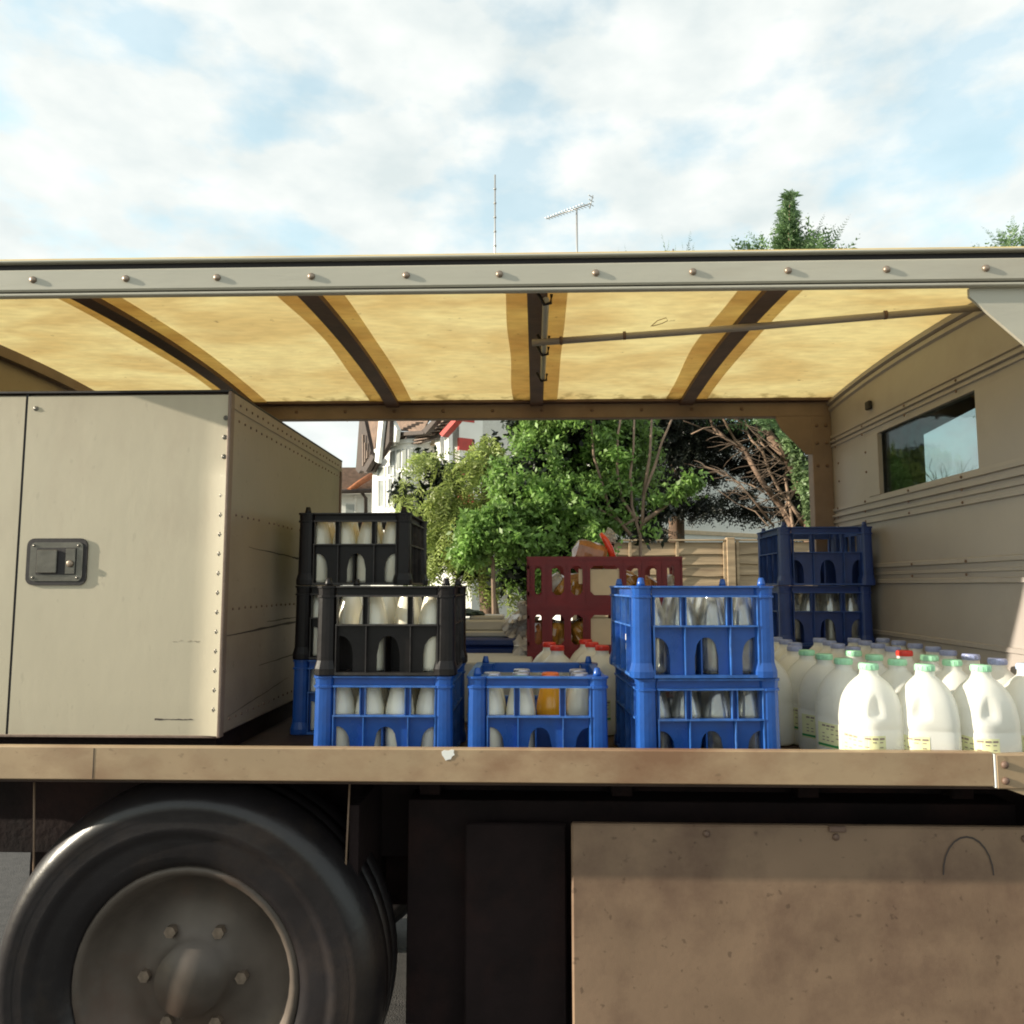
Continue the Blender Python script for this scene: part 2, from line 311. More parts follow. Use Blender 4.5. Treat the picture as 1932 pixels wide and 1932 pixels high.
# roof: translucent yellowed sheet with dirt clouds
def roofmat(name, col, dirt, tr, grime=.25):
    m = bpy.data.materials.new(name); m.use_nodes = True; t = m.node_tree; p = t.nodes['Principled BSDF']; l = t.links.new
    g = t.nodes.new('ShaderNodeTexCoord'); mp_ = t.nodes.new('ShaderNodeMapping'); mp_.inputs['Scale'].default_value = (1.0, 1.6, 1); l(g.outputs['Object'], mp_.inputs['Vector'])
    n = N(t, 'ShaderNodeTexNoise'); n.inputs['Scale'].default_value = 2.6; n.inputs['Detail'].default_value = 6; n.inputs['Distortion'].default_value = .6; l(mp_.outputs[0], n.inputs['Vector'])
    r = t.nodes.new('ShaderNodeValToRGB'); r.color_ramp.elements[0].position = .38; r.color_ramp.elements[1].position = .62
    r.color_ramp.elements[0].color = (*dirt, 1); r.color_ramp.elements[1].color = (*col, 1); l(n.outputs['Fac'], r.inputs[0])
    mp2 = t.nodes.new('ShaderNodeMapping'); mp2.inputs['Scale'].default_value = (2, 5, 1); l(g.outputs['Object'], mp2.inputs['Vector'])
    n3 = N(t, 'ShaderNodeTexNoise'); n3.inputs['Scale'].default_value = 9; n3.inputs['Detail'].default_value = 5; l(mp2.outputs[0], n3.inputs['Vector'])
    r3 = t.nodes.new('ShaderNodeMapRange'); r3.inputs['From Min'].default_value = .3; r3.inputs['From Max'].default_value = .7; r3.inputs['To Min'].default_value = 1-grime; r3.inputs['To Max'].default_value = 1.08
    l(n3.outputs['Fac'], r3.inputs['Value']); mu = t.nodes.new('ShaderNodeMixRGB'); mu.blend_type = 'MULTIPLY'; mu.inputs[0].default_value = 1; l(r.outputs[0], mu.inputs[1]); l(r3.outputs[0], mu.inputs[2])
    n4 = N(t, 'ShaderNodeTexNoise'); n4.inputs['Scale'].default_value = 26; n4.inputs['Detail'].default_value = 3; l(g.outputs['Object'], n4.inputs['Vector'])
    r4 = t.nodes.new('ShaderNodeMapRange'); r4.inputs['From Min'].default_value = .70; r4.inputs['From Max'].default_value = .78; r4.inputs['To Max'].default_value = .8; l(n4.outputs['Fac'], r4.inputs['Value'])
    m4 = t.nodes.new('ShaderNodeMixRGB'); l(r4.outputs[0], m4.inputs[0]); l(mu.outputs[0], m4.inputs[1]); m4.inputs[2].default_value = (.2,.12,.05,1)
    n5 = N(t, 'ShaderNodeTexNoise'); n5.inputs['Scale'].default_value = 3.4; n5.inputs['Detail'].default_value = 9; n5.inputs['Roughness'].default_value = .7; l(mp_.outputs[0], n5.inputs['Vector'])
    r5 = t.nodes.new('ShaderNodeMapRange'); r5.inputs['From Min'].default_value = .5; r5.inputs['From Max'].default_value = .72; r5.inputs['To Max'].default_value = .45; l(n5.outputs['Fac'], r5.inputs['Value'])
    m5 = t.nodes.new('ShaderNodeMixRGB'); l(r5.outputs[0], m5.inputs[0]); l(m4.outputs[0], m5.inputs[1]); m5.inputs[2].default_value = (.50,.33,.14,1); m4 = m5
    sx = t.nodes.new('ShaderNodeSeparateXYZ'); gp = t.nodes.new('ShaderNodeNewGeometry'); l(gp.outputs['Position'], sx.inputs[0])     # mould gathered along the far gutter
    ry = t.nodes.new('ShaderNodeMapRange'); ry.inputs['From Min'].default_value = 2.82; ry.inputs['From Max'].default_value = 3.06; ry.inputs['To Min'].default_value = -.28; ry.inputs['To Max'].default_value = .22; l(sx.outputs['Y'], ry.inputs['Value'])
    n6 = N(t, 'ShaderNodeTexNoise'); n6.inputs['Scale'].default_value = 16; n6.inputs['Detail'].default_value = 8; l(g.outputs['Object'], n6.inputs['Vector'])
    ad = t.nodes.new('ShaderNodeMath'); ad.operation = 'ADD'; l(ry.outputs[0], ad.inputs[0]); l(n6.outputs['Fac'], ad.inputs[1])
    r6 = t.nodes.new('ShaderNodeMapRange'); r6.inputs['From Min'].default_value = .56; r6.inputs['From Max'].default_value = .72; r6.inputs['To Max'].default_value = .75; l(ad.outputs[0], r6.inputs['Value'])
    m6 = t.nodes.new('ShaderNodeMixRGB'); l(r6.outputs[0], m6.inputs[0]); l(m4.outputs[0], m6.inputs[1]); m6.inputs[2].default_value = (.20,.13,.04,1); m4 = m6
    p.inputs['Roughness'].default_value = .5; l(m4.outputs[0], p.inputs['Base Color'])
    tn = t.nodes.new('ShaderNodeBsdfTranslucent'); l(m4.outputs[0], tn.inputs['Color']); ms = t.nodes.new('ShaderNodeMixShader'); ms.inputs[0].default_value = tr
    l(p.outputs[0], ms.inputs[1]); l(tn.outputs[0], ms.inputs[2]); l(ms.outputs[0], t.nodes['Material Output'].inputs['Surface'])
    return m
M['roof'] = roofmat('yellowed_translucent_roof', (.82,.67,.31), (.68,.49,.20), .57, .09)
M['strip'] = roofmat('bonding_strip', (.82,.66,.36), (.72,.53,.27), .58, .10)

# ------------------------------------------------------------------ ground
def sheet(name, x0, x1, y0, y1, z, m):
    b = MB(); b.add([(x0,y0,z),(x1,y0,z),(x1,y1,z),(x0,y1,z)], [(0,1,2,3)]); return b.eye(name, m, kind='structure')
sheet('ground', -200, 200, -200, 300, -H-.012, M['soil'])
sheet('road', -200, 200, -1.2, 4.0, -H, M['asphalt'])
b = MB(); b.box(-200, 200, 4.0, 4.14, -H-.01, -H+.12, .01); b.eye('kerb', M['pave'], kind='structure')
sheet('pavement', -200, 200, 4.14, 5.6, -H+.115, M['pave'])
sheet('pavement', -200, 200, -4, -1.2, -H+.004, M['pave'])

# ------------------------------------------------------------------ the milk truck
YN, YB, XW, XL = 1.60, 3.07, 1.17, -1.72           # near side, back side, cab bulkhead, rear bulkhead
FL = -.401                                          # bed floor
truck = empty('milk_truck', (0, 2.3, -H), label='open-sided milk delivery truck with a yellow translucent roof and beige bed edge', cat='truck')
def roofz(y): return .764-(.036*((2.42-y)/.8)**2 if y < 2.42 else .029*((y-2.42)/.63)**2)
def rbox(name, m, *a, c=.002, parent=truck, **t): b = MB(); b.box(*a, c=c); return b.eye(name, m, parent, **t)
rbox('bed_floor', M['floor'], XL, XW, YN+.022, YB+.03, FL-.006, FL)
b = MB()                                            # roof sheet, arched from side to side
ys = [YN+.035+(YB-YN-.04)*i/24 for i in range(25)]
def arched(b, x0, x1, y0, y1, top, th, mi=0, wob=0, nseg=22):
    yy = [y0+(y1-y0)*i/nseg for i in range(nseg+1)]; vs = []; n = len(yy)
    for dz in (0, -th):
        for i, y in enumerate(yy):
            w = wob*math.sin(i*1.3)+wob*.7*math.sin(i*.61+2)
            vs += [(x0+w, y, roofz(y)+top+dz), (x1+w*.5, y, roofz(y)+top+dz)]
    fs = []
    for i in range(n-1):
        a = 2*i; c = a+2*n; fs += [(a, a+1, a+3, a+2), (c, c+2, c+3, c+1), (a, a+2, c+2, c), (a+1, c+1, c+3, a+3)]
    fs += [(0, 2*n, 2*n+1, 1), (2*n-2, 2*n-1, 4*n-1, 4*n-2)]
    b.add(vs, fs, False, mi)
# single-sided thin sheet for clean translucency
vs = []; n = len(ys)
for y in ys: vs += [(XL, y, roofz(y)), (XW, y, roofz(y))]
b.add(vs, [(2*i, 2*i+1, 2*i+3, 2*i+2) for i in range(n-1)], True)
b.eye('roof_sheet', M['roof'], truck)
BOWS = [(-1.155,1), (-.572,1), (.007,1), (.602,1)]
for x, _ in BOWS:
    b = MB(); arched(b, x-.026, x+.026, YN+.05, YB-.03, -.0045, .015); b.eye('roof_bow', M['roofmember'], truck)
    b = MB(); vs = []; yy = [YN+.04+(YB-YN-.07)*i/22 for i in range(23)]
    for i, y in enumerate(yy):
        w = .004*math.sin(i*.55+x*7)+.005*math.sin(i*.27+x*3)
        vs += [(x-.088+w, y, roofz(y)-.003), (x+.080-w*.3, y, roofz(y)-.003)]
    b.add(vs, [(2*i, 2*i+1, 2*i+3, 2*i+2) for i in range(22)], True); b.eye('bonding_strip', M['strip'], truck)
# near roof rail
RL0, RL1 = XL, 1.19
rail = MB(); rail.box(RL0, RL1, YN, YN+.022, .641, .690, .0035); rail.eye('roof_rail', M['rail'], truck)
rbox('rail_drip_edge', M['rail'], RL0, RL1, YN+.002, YN+.020, .6305, .6375, c=.002)
rbox('rail_groove', M['dark_rubber'], RL0, RL1, YN+.008, YN+.018, .6375, .641, c=0)
rbox('roof_seal', M['dark_rubber'], RL0, RL1, YN+.010, YN+.05, .690, .7045, c=0)
rbox('roof_capping', M['rail'], RL0, RL1, YN-.004, YN+.062, .7045, .7105, c=.002)
def bolt_mesh(r=.0078, h=.006):
    b = MB(); b.lathe([(r, 0), (r*.95, -h*.45), (r*.7, -h*.85), (r*.3, -h), (0, -h)], axis='y', n=12); return b
bm_ = bolt_mesh().mesh('rail_bolt', M['bolt'])
def put(me, name, x, y, z, parent, rot=None):
    return link(name, me, parent, Vector((x, y, z+H))-WL[parent.name], rot)
for k in range(15): put(bm_, 'rail_bolt', -1.711+.2047*k+.002*math.sin(k*2.1), YN, .6665, truck)
# back rail with its bolts, gussets and corner post
rbox('back_rail', M['backrail'], XL, XW, YB-.03, YB+.01, .668, .727)
rbox('back_rail_ledge', M['roofmember'], XL, XW, YB-.055, YB+.02, .727, .742)
bs = bolt_mesh(.007, .005).mesh('back_bolt', M['roofmember'])
for k in range(13): put(bs, 'back_bolt', -1.56+.1985*k, YB-.03, .700, truck)
rbox('corner_post', M['backrail'], 1.093, XW, YB-.034, YB+.02, FL, .668)
for z in (.63, .56, .47):
    for x in (1.112, 1.148): put(bs, 'post_bolt', x, YB-.034, z, truck)
b = MB(); b.prism([(.955,.668),(.975,.668),(1.093,.668),(1.093,.515),(1.07,.515),(.975,.615),(.955,.655)], 'y', YB-.032, YB-.026); b.eye('gusset_plate', M['backrail'], truck)
# near corner post and gusset at the cab end, beyond the right of the picture
rbox('corner_post', M['rail'], 1.115, 1.19, YN, YN+.05, -.40, .6305)
b = MB(); b.prism([(.925,.6305),(1.115,.6305),(1.115,.43),(.925,.612)], 'y', YN+.018, YN+.026); b.eye('gusset_plate', M['rail'], truck)
# near side board (lip)
b = MB(); b.box(XL, .908, YN, YN+.022, -.3965, -.330, .002); b.eye('side_board', M['lip'], truck)
b = MB(); b.box(.912, 1.19, YN-.003, YN+.024, -.4000, -.3335, .002); b.eye('side_board_bracket', M['lip'], truck)
rbox('bracket_edge', M['white_paint'], .909, .9115, YN-.002, YN+.02, -.398, -.333, c=0)
rust = bolt_mesh(.0075, .006).mesh('bracket_bolt', M['roofmember'])
for z in (-.353, -.384): put(rust, 'bracket_bolt', .928, YN-.003, z, truck)
b = MB(); b.prism([(.93,-.4),(1.19,-.4),(1.19,-.43),(.97,-.414)], 'y', YN, YN+.02); b.eye('bracket_foot', M['lip'], truck)
# torn scrap of tape on the side board
pts = [at(x, y, YN) for x, y in ((833,1418),(838,1415),(846,1416),(852,1414),(857,1415),(856,1420),(858,1424),(853,1427),(851,1432),(845,1433),(841,1435),(838,1430),(834,1424))]
b = MB(); b.prism([(p.x, p.z) for p in pts], 'y', YN-.0012, YN-.0002); b.eye('tape_scrap', M['white_sticker'], truck)
# a scrape and a seam line on the side board
b = MB()
for x in (177,): p = at(x, 1412, YN); q = at(x+2, 1470, YN); b.box(p.x, p.x+.0014, YN-.0006, YN-.0001, -.394, -.333)
b.eye('board_seam', M['dark_rubber'], truck)
# cab bulkhead: right wall with window, ribs
Y0, Y1 = YN+.05, YB-.02
WZ0, WZ1, WY0, WY1 = .308, .519, 2.05, 2.715
T = .03
wall = [('wall_panel', Y0, WY0, WZ0, WZ1), ('wall_panel', WY1, Y1, WZ0, WZ1), ('wall_panel', Y0, Y1, FL, WZ0)]
for nm, a, c_, z0, z1 in wall: rbox(nm, M['wall'], XW, XW+T, a, c_, z0, z1, c=0)
b = MB(); yy = [Y0+(Y1-Y0)*i/14 for i in range(15)]
b.prism([(Y0, WZ1), (Y1, WZ1)]+[(y, roofz(y)-.001) for y in yy[::-1]], 'x', XW, XW+T); b.eye('wall_panel', M['wall'], truck)
for dz, pr in ((.012, .014), (.034, .008)):
    b = MB(); vs = []
    for y in yy: z = roofz(y)-dz; vs += [(XW-pr, y, z), (XW-pr, y, z-.012), (XW, y, z+.006), (XW, y, z-.018)]
    fs = []
    for i in range(14): a = 4*i; fs += [(a, a+1, a+5, a+4), (a, a+4, a+6, a+2), (a+1, a+3, a+7, a+5)]
    b.add(vs, fs); b.eye('roof_edge_trim', M['wall'], truck)
rbox('window_reveal', M['wall'], XW-.004, XW+.012, WY1-.085, WY1-.001, WZ0, WZ1, c=.001)
b = MB(); b.box(XW+.012, XW+.017, WY0, WY1, WZ0, WZ1); b.eye('bulkhead_window', M['tint'], truck)
def rib(z0, z1, proud=.010, name='wall_rib'):
    n = 3; b = MB(); h = (z1-z0)
    prof = [(XW, z0), (XW-proud, z0+h*.15), (XW-proud, z0+h*.85), (XW, z1)]
    b.prism([(Y0+.001, 0)]*0 or [(p[0], p[1]) for p in prof], 'y', Y0, Y1); b.eye(name, M['wall'], truck)
for z0, z1, p in ((.574,.590,.006),(.556,.568,.009),(.540,.551,.006),(.286,.300,.008),(.262,.276,.011),(.240,.254,.007),(.216,.230,.009),(.060,.076,.008),(.036,.046,.005),(.006,.022,.008),(-.166,-.150,.006)): rib(z0, z1, p)
ws = MB(); ws.lathe([(.0045, 0), (.003, -.003), (0, -.003)], axis='x', n=8); ws = ws.mesh('wall_rivet', M['roofmember'])
for z in (.564, .533, .295, .26, .225, .066, .03, .40, .47):
    for y in (2.12, 2.42, 2.735, 2.98):
        if WZ0 < z < WZ1 and WY0 < y < WY1: continue
        put(ws, 'wall_rivet', XW-.009 if not (WZ0 < z < WZ1) else XW, y, z, truck)
b = MB(); b.box(XW-.016, XW-.002, 2.66, 2.69, .61, .64, .003); b.eye('wall_clip', M['dark_rubber'], truck)
# rear bulkhead on the left
b = MB(); b.prism([(YN+.18, FL), (YB, FL)]+[(YB+(YN+.18-YB)*i/14, roofz(YB+(YN+.18-YB)*i/14)-.001) for i in range(15)], 'x', XL-.02, XL); b.eye('rear_bulkhead', M['boxside'], truck)
b = MB(); arched(b, XL, XL+.03, YN+.05, YB-.03, -.004, .035); b.eye('roof_end_angle', M['backrail'], truck)
# shutter poles under the roof
p0, p1 = at(1004, 647, 2.13), at(1852, 580, 1.98)
b = MB(); b.tube([p0, (p0+p1)/2+Vector((0,0,-.004)), p1], .0095, 10); b.eye('shutter_pole', M['wall'], truck)
for f in (.07, .22, .80):
    q = p0.lerp(p1, f); b = MB(); d = (p1-p0).normalized()*.004; b.tube([q-d, q+d], .0118, 10); b.eye('pole_ring', M['roofmember'], truck)
a0, a1 = at(1030, 566, 1.86), at(1024, 715, 2.56)
b = MB(); b.tube([a0, a1], .0085, 10); b.eye('roller_bar', M['rail'], truck)
for f in (0, .44, .58, .98):
    q = a0.lerp(a1, f); b = MB()
    b.tube([q+Vector((-.020,0,.018)), q+Vector((-.004,0,-.012)), q+Vector((.012,0,-.008)), q+Vector((.014,0,.014))], .0045, 6); b.eye('pole_hook', M['dark_rubber'], truck)
b = MB(); q = at(1228, 616, 2.06); b.tube([q+Vector((x,0,z)) for x, z in ((0,0),(.018,.016),(.042,.024),(.046,.016),(.03,.008),(.004,.001))], .0012, 5); b.eye('cord_loop', M['bag_yellow'], truck)
# underside: chassis, skirt, wheel
rbox('bed_frame', M['chassis'], XL, 1.19, YN+.30, YB, -.47, FL-.007, c=0)
rbox('chassis_beam', M['chassis'], XL, 1.19, 1.95, 2.03, -.66, -.47)
rbox('chassis_beam', M['chassis'], XL, 1.19, 2.62, 2.70, -.66, -.47)
for x in (-.28, .18, .62, .98):
    rbox('cross_member', M['chassis'], x, x+.05, YN+.30, 1.95, -.50, -.47)
rbox('battery_case', M['chassis'], -.30, 1.10, 1.86, 2.55, -1.00, -.50)
b = MB(); b.box(.075, 1.19, 1.70, 1.72, -1.02, -.5045, .004); b.eye('skirt_panel', M['skirt'], truck)
b = MB(); b.box(-.16, .068, 1.80, 1.815, -1.02, -.535, .004); b.eye('skirt_panel', M['chassis'], truck)
b = MB()
for k in range(13):
    a = math.pi*k/12; b.v.append((.90+.05*math.cos(a), 1.6985, -.60+.075*math.sin(a))); b.v.append((.90+.053*math.cos(a), 1.6985, -.60+.079*math.sin(a)))
b.f = [(2*k, 2*k+1, 2*k+3, 2*k+2) for k in range(12)]; b.sm = [False]*12; b.mi = [0]*12; b.eye('skirt_scratch', M['scuff'], truck)
for x, z in ((.36,-.522),(.63,-.526),(1.02,-.526)): put(rust, 'skirt_bolt', x, 1.70, z, truck)
for x in (.63,): rbox('skirt_hinge', M['roofmember'], x-.015, x+.02, 1.692, 1.70, -.515, -.503)
for xa, xb in ((65,64),(660,654)):
    p = at(xa, 1476, 1.69); q = at(xb, 1600, 1.69); b = MB(); b.tube([p, q, q+(q-p)*2], .0022, 6); b.eye('guard_edge', M['skirt'], truck)
rbox('wheel_box_back', M['chassis'], -1.30, -.30, 2.02, 2.04, -.80, -.47, c=0)
rbox('wheel_box_side', M['chassis'], -.40, -.38, 1.70, 2.02, -1.0, -.47, c=0)
def wheel(x, y, flip=1):
    w = empty('wheel', (x, y, -.832)); w.location -= WL[truck.name]; w.parent = truck
    R = .418
    prof = [(.235,.02),(.25,-.004),(.27,-.012),(.300,-.010),(.312,-.013),(.318,-.020),(.330,-.022),(.352,-.018),(.362,-.021),(.374,-.020),(.388,-.012),(.400,.004),(.409,.018),(.416,.04),(.418,.06),(.411,.062),(.411,.070),(.418,.072),(.418,.112),(.411,.114),(.411,.122),(.418,.124),(.418,.17),(.405,.20),(.33,.215),(.235,.19)]
    b = MB(); b.lathe(prof, axis='y', n=72, caps=False); t = b.loc('tyre', M['tyre'], w)
    b = MB(); b.lathe([(.242,.012),(.236,.004),(.222,.012),(.205,.06),(.14,.075),(.10,.055),(.075,.05),(.07,.02),(0,.02)], axis='y', n=40, caps=False); b.loc('rim', M['rim'], w)
    nb = MB(); nb.lathe([(.013,0),(.013,-.016),(0,-.016)], axis='y', n=6, smooth=False); nm = nb.mesh('wheel_nut', M['bolt'])
    for k in range(6): a = k*math.pi/3; link('wheel_nut', nm, w, (.105*math.cos(a), .06, .105*math.sin(a)))
    return w
wheel(-.734, 1.665)
w2 = wheel(-.734, 2.75)
# cab behind the bulkhead (seen only through the tinted window)
cx0, cx1 = XW+.035, 2.5
win = [at(1738,822,3.05), at(1842,768,3.05), at(1965,735,3.05), at(1965,985,3.05), at(1733,985,3.05)]
xs = [p.x for p in win]
def topz(x):
    for i in range(2):
        if win[i].x <= x <= win[i+1].x: f = (x-win[i].x)/(win[i+1].x-win[i].x); return win[i].z+(win[i+1].z-win[i].z)*f
b = MB(); bx, zb = win[0].x, win[3].z
b.box(cx0, bx, 3.03, 3.06, -.9, .80); b.box(win[2].x, cx1, 3.03, 3.06, -.9, .80); b.box(bx, win[2].x, 3.03, 3.06, -.9, zb)
for i in range(2): b.prism([(win[i].x, win[i].z), (win[i+1].x, win[i+1].z), (win[i+1].x, .80), (win[i].x, .80)], 'y', 3.03, 3.06)
b.eye('cab_far_side', M['cab_in'], truck)
rbox('cab_roof', M['cab_out'], XW+.032, cx1, YN+.02, 3.06, .80, .83)
rbox('cab_floor', M['chassis'], XW+.032, cx1, YN+.02, 3.03, -.9, -.87)
rbox('cab_front', M['cab_out'], cx1-.03, cx1, YN+.05, 3.03, -.87, .80)
b = MB(); b.box(XW+.05, cx1-.03, YN+.01, YN+.04, -.87, .12); b.box(XW+.05, 1.45, YN+.01, YN+.04, .12, .80); b.box(2.2, cx1-.03, YN+.01, YN+.04, .12, .80); b.box(1.45, 2.2, YN+.01, YN+.04, .66, .80); b.eye('cab_near_side', M['cab_out'], truck)
rbox('cab_door_window', M['tint'], 1.45, 2.2, YN+.022, YN+.028, .12, .66, c=0)
b = MB(); b.box(1.95, 2.02, YN+.002, YN+.01, -.02, .01, .003); b.eye('cab_door_handle', M['dark_rubber'], truck)
rbox('cab_seat', M['cab_in'], 1.5, 1.95, 1.8, 2.3, -.5, -.1)

# ------------------------------------------------------------------ cupboard on the bed
BY0, BY1, BX0, BX1, BZ0, BZ1 = 1.81, 2.87, -1.66, -.733, -.346, .466
cup = empty('storage_cupboard', (-1.2, 2.3, FL), label='tall beige riveted metal cupboard with recessed latch at the left of the truck bed', cat='cupboard')
rbox('plinth', M['chassis'], BX0, BX1-.02, BY0+.03, BY1, FL+.0005, BZ0, parent=cup, c=0)
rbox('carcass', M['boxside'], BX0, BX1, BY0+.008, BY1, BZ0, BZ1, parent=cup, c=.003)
# door sheet: flat, its right edge sprung a little forward so that it catches the sun
def doorsheet(x0, x1, bow):
    b = MB(); n = 26; vs = []; zs = [BZ0+.0, BZ0+.25*(BZ1-BZ0), BZ0+.5*(BZ1-BZ0), .26, .30, BZ1-.006]
    for z in zs:
        amp = 1 if z < .29 else .35 if z < .31 else .15
        for i in range(n+1):
            x = x0+(x1-x0)*i/n; d = max(0, (x-(x1-.058))/.058); off = bow*amp*(d**1.35)
            vs.append((x, BY0-off, z))
    for j in range(len(zs)-1):
        for i in range(n): a = j*(n+1)+i; b.f.append((a, a+1, a+n+2, a+n+1)); b.sm.append(True); b.mi.append(0)
    b.v = vs
    o = len(b.v); b.v += [(x1, BY0+.008, BZ0), (x1, BY0+.008, BZ1-.006)]
    return b
doorsheet(-1.235, BX1, .0125).eye('door_sheet', M['box'], cup)
doorsheet(BX0, -1.241, 0).eye('door_sheet', M['box'], cup)
rbox('door_gap', M['dark_rubber'], -1.241, -1.235, BY0+.001, BY0+.009, BZ0, BZ1, parent=cup, c=0)
rbox('edge_trim', M['backrail'], BX1-.004, BX1+.004, BY0-.0125, BY0+.012, BZ0-.004, BZ1, parent=cup, c=.002)
rbox('top_trim', M['dark_rubber'], BX0, BX1+.003, BY0-.004, BY1+.003, BZ1, BZ1+.006, parent=cup, c=.001)
rbox('bottom_trim', M['backrail'], BX0, BX1, BY0-.003, BY0+.02, BZ0-.006, BZ0, parent=cup, c=.001)
sc = MB(); sc.lathe([(.0062, 0), (.0058, -.0016), (.0035, -.002), (.003,-.0005), (.0018,-.0005),(.0018,-.0028),(0, -.0028)], axis='y', n=12); sc = sc.mesh('panel_screw', M['chrome'])
p = at(68, 771, BY0); put(sc, 'panel_screw', p.x, BY0-.0002, p.z, cup)
for k in range(16):
    p = at(427-k*1.28-(.6 if k > 3 else 0), 789+k*36.6, BY0); put(sc, 'panel_screw', p.x, BY0-(.0035+.004*min(1, k/5)), p.z, cup)
# side rivets, seam frames
rv = MB(); rv.lathe([(.0035, 0), (.0028, .0025), (0, .003)], axis='x', n=8)
rvs = MB(); side = []
for k in range(26):
    y = BY0+.05+k*.0395
    for z in (BZ1-.021, BZ1-.060, .172, -.055, BZ0+.03):
        if z == .172 and k % 7 == 5: continue
        rvs.lathe([(.0038, 0), (.003, .002), (0, .0026)], c=(BX1+(.0025 if z == BZ1-.021 else 0), y, z+random.uniform(-.0012, .0012)), axis='x', n=6, caps=False)
o = rvs.eye('side_rivets', M['roofmember'], cup); o['kind'] = 'stuff'
rbox('side_top_angle', M['boxside'], BX1, BX1+.0025, BY0+.012, BY1, BZ1-.038, BZ1, parent=cup, c=.0008)
rbox('side_back_angle', M['roofmember'], BX1, BX1+.004, BY1-.02, BY1, BZ0, BZ1-.038, parent=cup, c=.001)
b = MB(); xs_ = BX1+.0008
def streak(b, y0, z0, y1, z1, w):
    n = 14; vs = []
    for i in range(n+1):
        f = i/n; ww = w*(.35+.65*math.sin(math.pi*f))*random.uniform(.5, 1); y = y0+(y1-y0)*f; z = z0+(z1-z0)*f+random.uniform(-.001, .001)
        vs += [(xs_, y, z-ww/2), (xs_, y, z+ww/2)]
    b.add(vs, [(2*i, 2*i+2, 2*i+3, 2*i+1) for i in range(n)])
streak(b, 1.83, -.118, 2.62, -.105, .008); streak(b, 2.1, -.098, 2.4, -.095, .004); streak(b, 1.95, .098, 2.5, .08, .004); streak(b, 2.3, .085, 2.5, .079, .008)
streak(b, 2.05, -.21, 2.5, -.205, .004); streak(b, 1.85, -.31, 2.3, -.27, .003)
b.eye('side_scuff', M['scuff'], cup)
b = MB(); n = 16; vs = []
p0, p1 = at(292,1357,BY0), at(364,1356,BY0)
for i in range(n+1):
    f = i/n; w = .0045*(1 if f < .2 else .55)*random.uniform(.5, 1.1); x = p0.x+(p1.x-p0.x)*f; z = p0.z+random.uniform(-.0006, .0006); vs += [(x, BY0-.0006, z-w/2), (x, BY0-.0006, z+w/2)]
b.add(vs, [(2*i, 2*i+2, 2*i+3, 2*i+1) for i in range(n)][::1]); b.eye('door_scuff', M['scuff'], cup)
b = MB()
for k in range(16):
    x = random.uniform(325, 420); q = at(x, 1210+random.uniform(-2, 2), BY0); w = random.uniform(.001, .006); b.box(q.x, q.x+w, BY0-.0007 if x < 385 else BY0-.004, BY0-.0002, q.z, q.z+random.uniform(.0006, .0018))
b.eye('door_marks', M['boxside'], cup, kind='stuff')
# latch
l0, l1 = at(54,1016,BY0), at(163,1104,BY0)
def rrect(x0, x1, z0, z1, r, n=5):
    P = []
    for cx, cz, a0 in ((x1-r,z0+r,-90),(x1-r,z1-r,0),(x0+r,z1-r,90),(x0+r,z0+r,180)):
        for k in range(n+1): a = math.radians(a0+90*k/n); P.append((cx+r*math.cos(a), cz+r*math.sin(a)))
    return P
la = MB(); la.prism(rrect(l0.x, l1.x, l1.z, l0.z, .018), 'y', BY0-.0040, BY0-.0005); lo = la.eye('latch', M['dark_rubber'], cup)
g = .0095; la = MB(); X0, X1, Z0, Z1 = l0.x+g, l1.x-g, l1.z+g, l0.z-g
# plate as a frame round the recess
rx0, rx1, rz0, rz1 = X0+.018, X1-.017, Z0+.017, Z1-.015
la.prism(rrect(X0, X1, Z0, Z1, .012), 'y', BY0-.0052, BY0-.0042)
la.eye('latch_plate', M['chrome'], lo)
b = MB(); b.box(rx0-.002, rx1+.002, BY0-.0060, BY0-.0053, rz0-.002, rz1+.002); b.eye('latch_recess', M['dark_rubber'], lo)
b = MB(); b.box(rx0+.001, rx0+(rx1-rx0)*.53, BY0-.010, BY0-.0061, rz0+.002, rz1-.003, .0015); b.eye('latch_paddle', M['chrome'], lo)
b = MB(); b.box(rx0+(rx1-rx0)*.75, rx1, BY0-.0075, BY0-.0061, rz0, rz1, .001); b.eye('lock_plate', M['chrome'], lo)
b = MB(); b.lathe([(.008,0),(.008,-.003),(.006,-.004),(0,-.004)], c=(rx1-.011, BY0-.0075, (rz0+rz1)/2-.006), axis='y', n=14); b.eye('keyhole', M['bolt'], lo)
for x in (X0+.009, X1-.011):
    for z in (Z0+.008, Z1-.008):
        b = MB(); b.lathe([(.0035,0),(.0028,-.0018),(0,-.002)], c=(x, BY0-.0052, z), axis='y', n=10); b.eye('latch_screw', M['chrome'], lo)

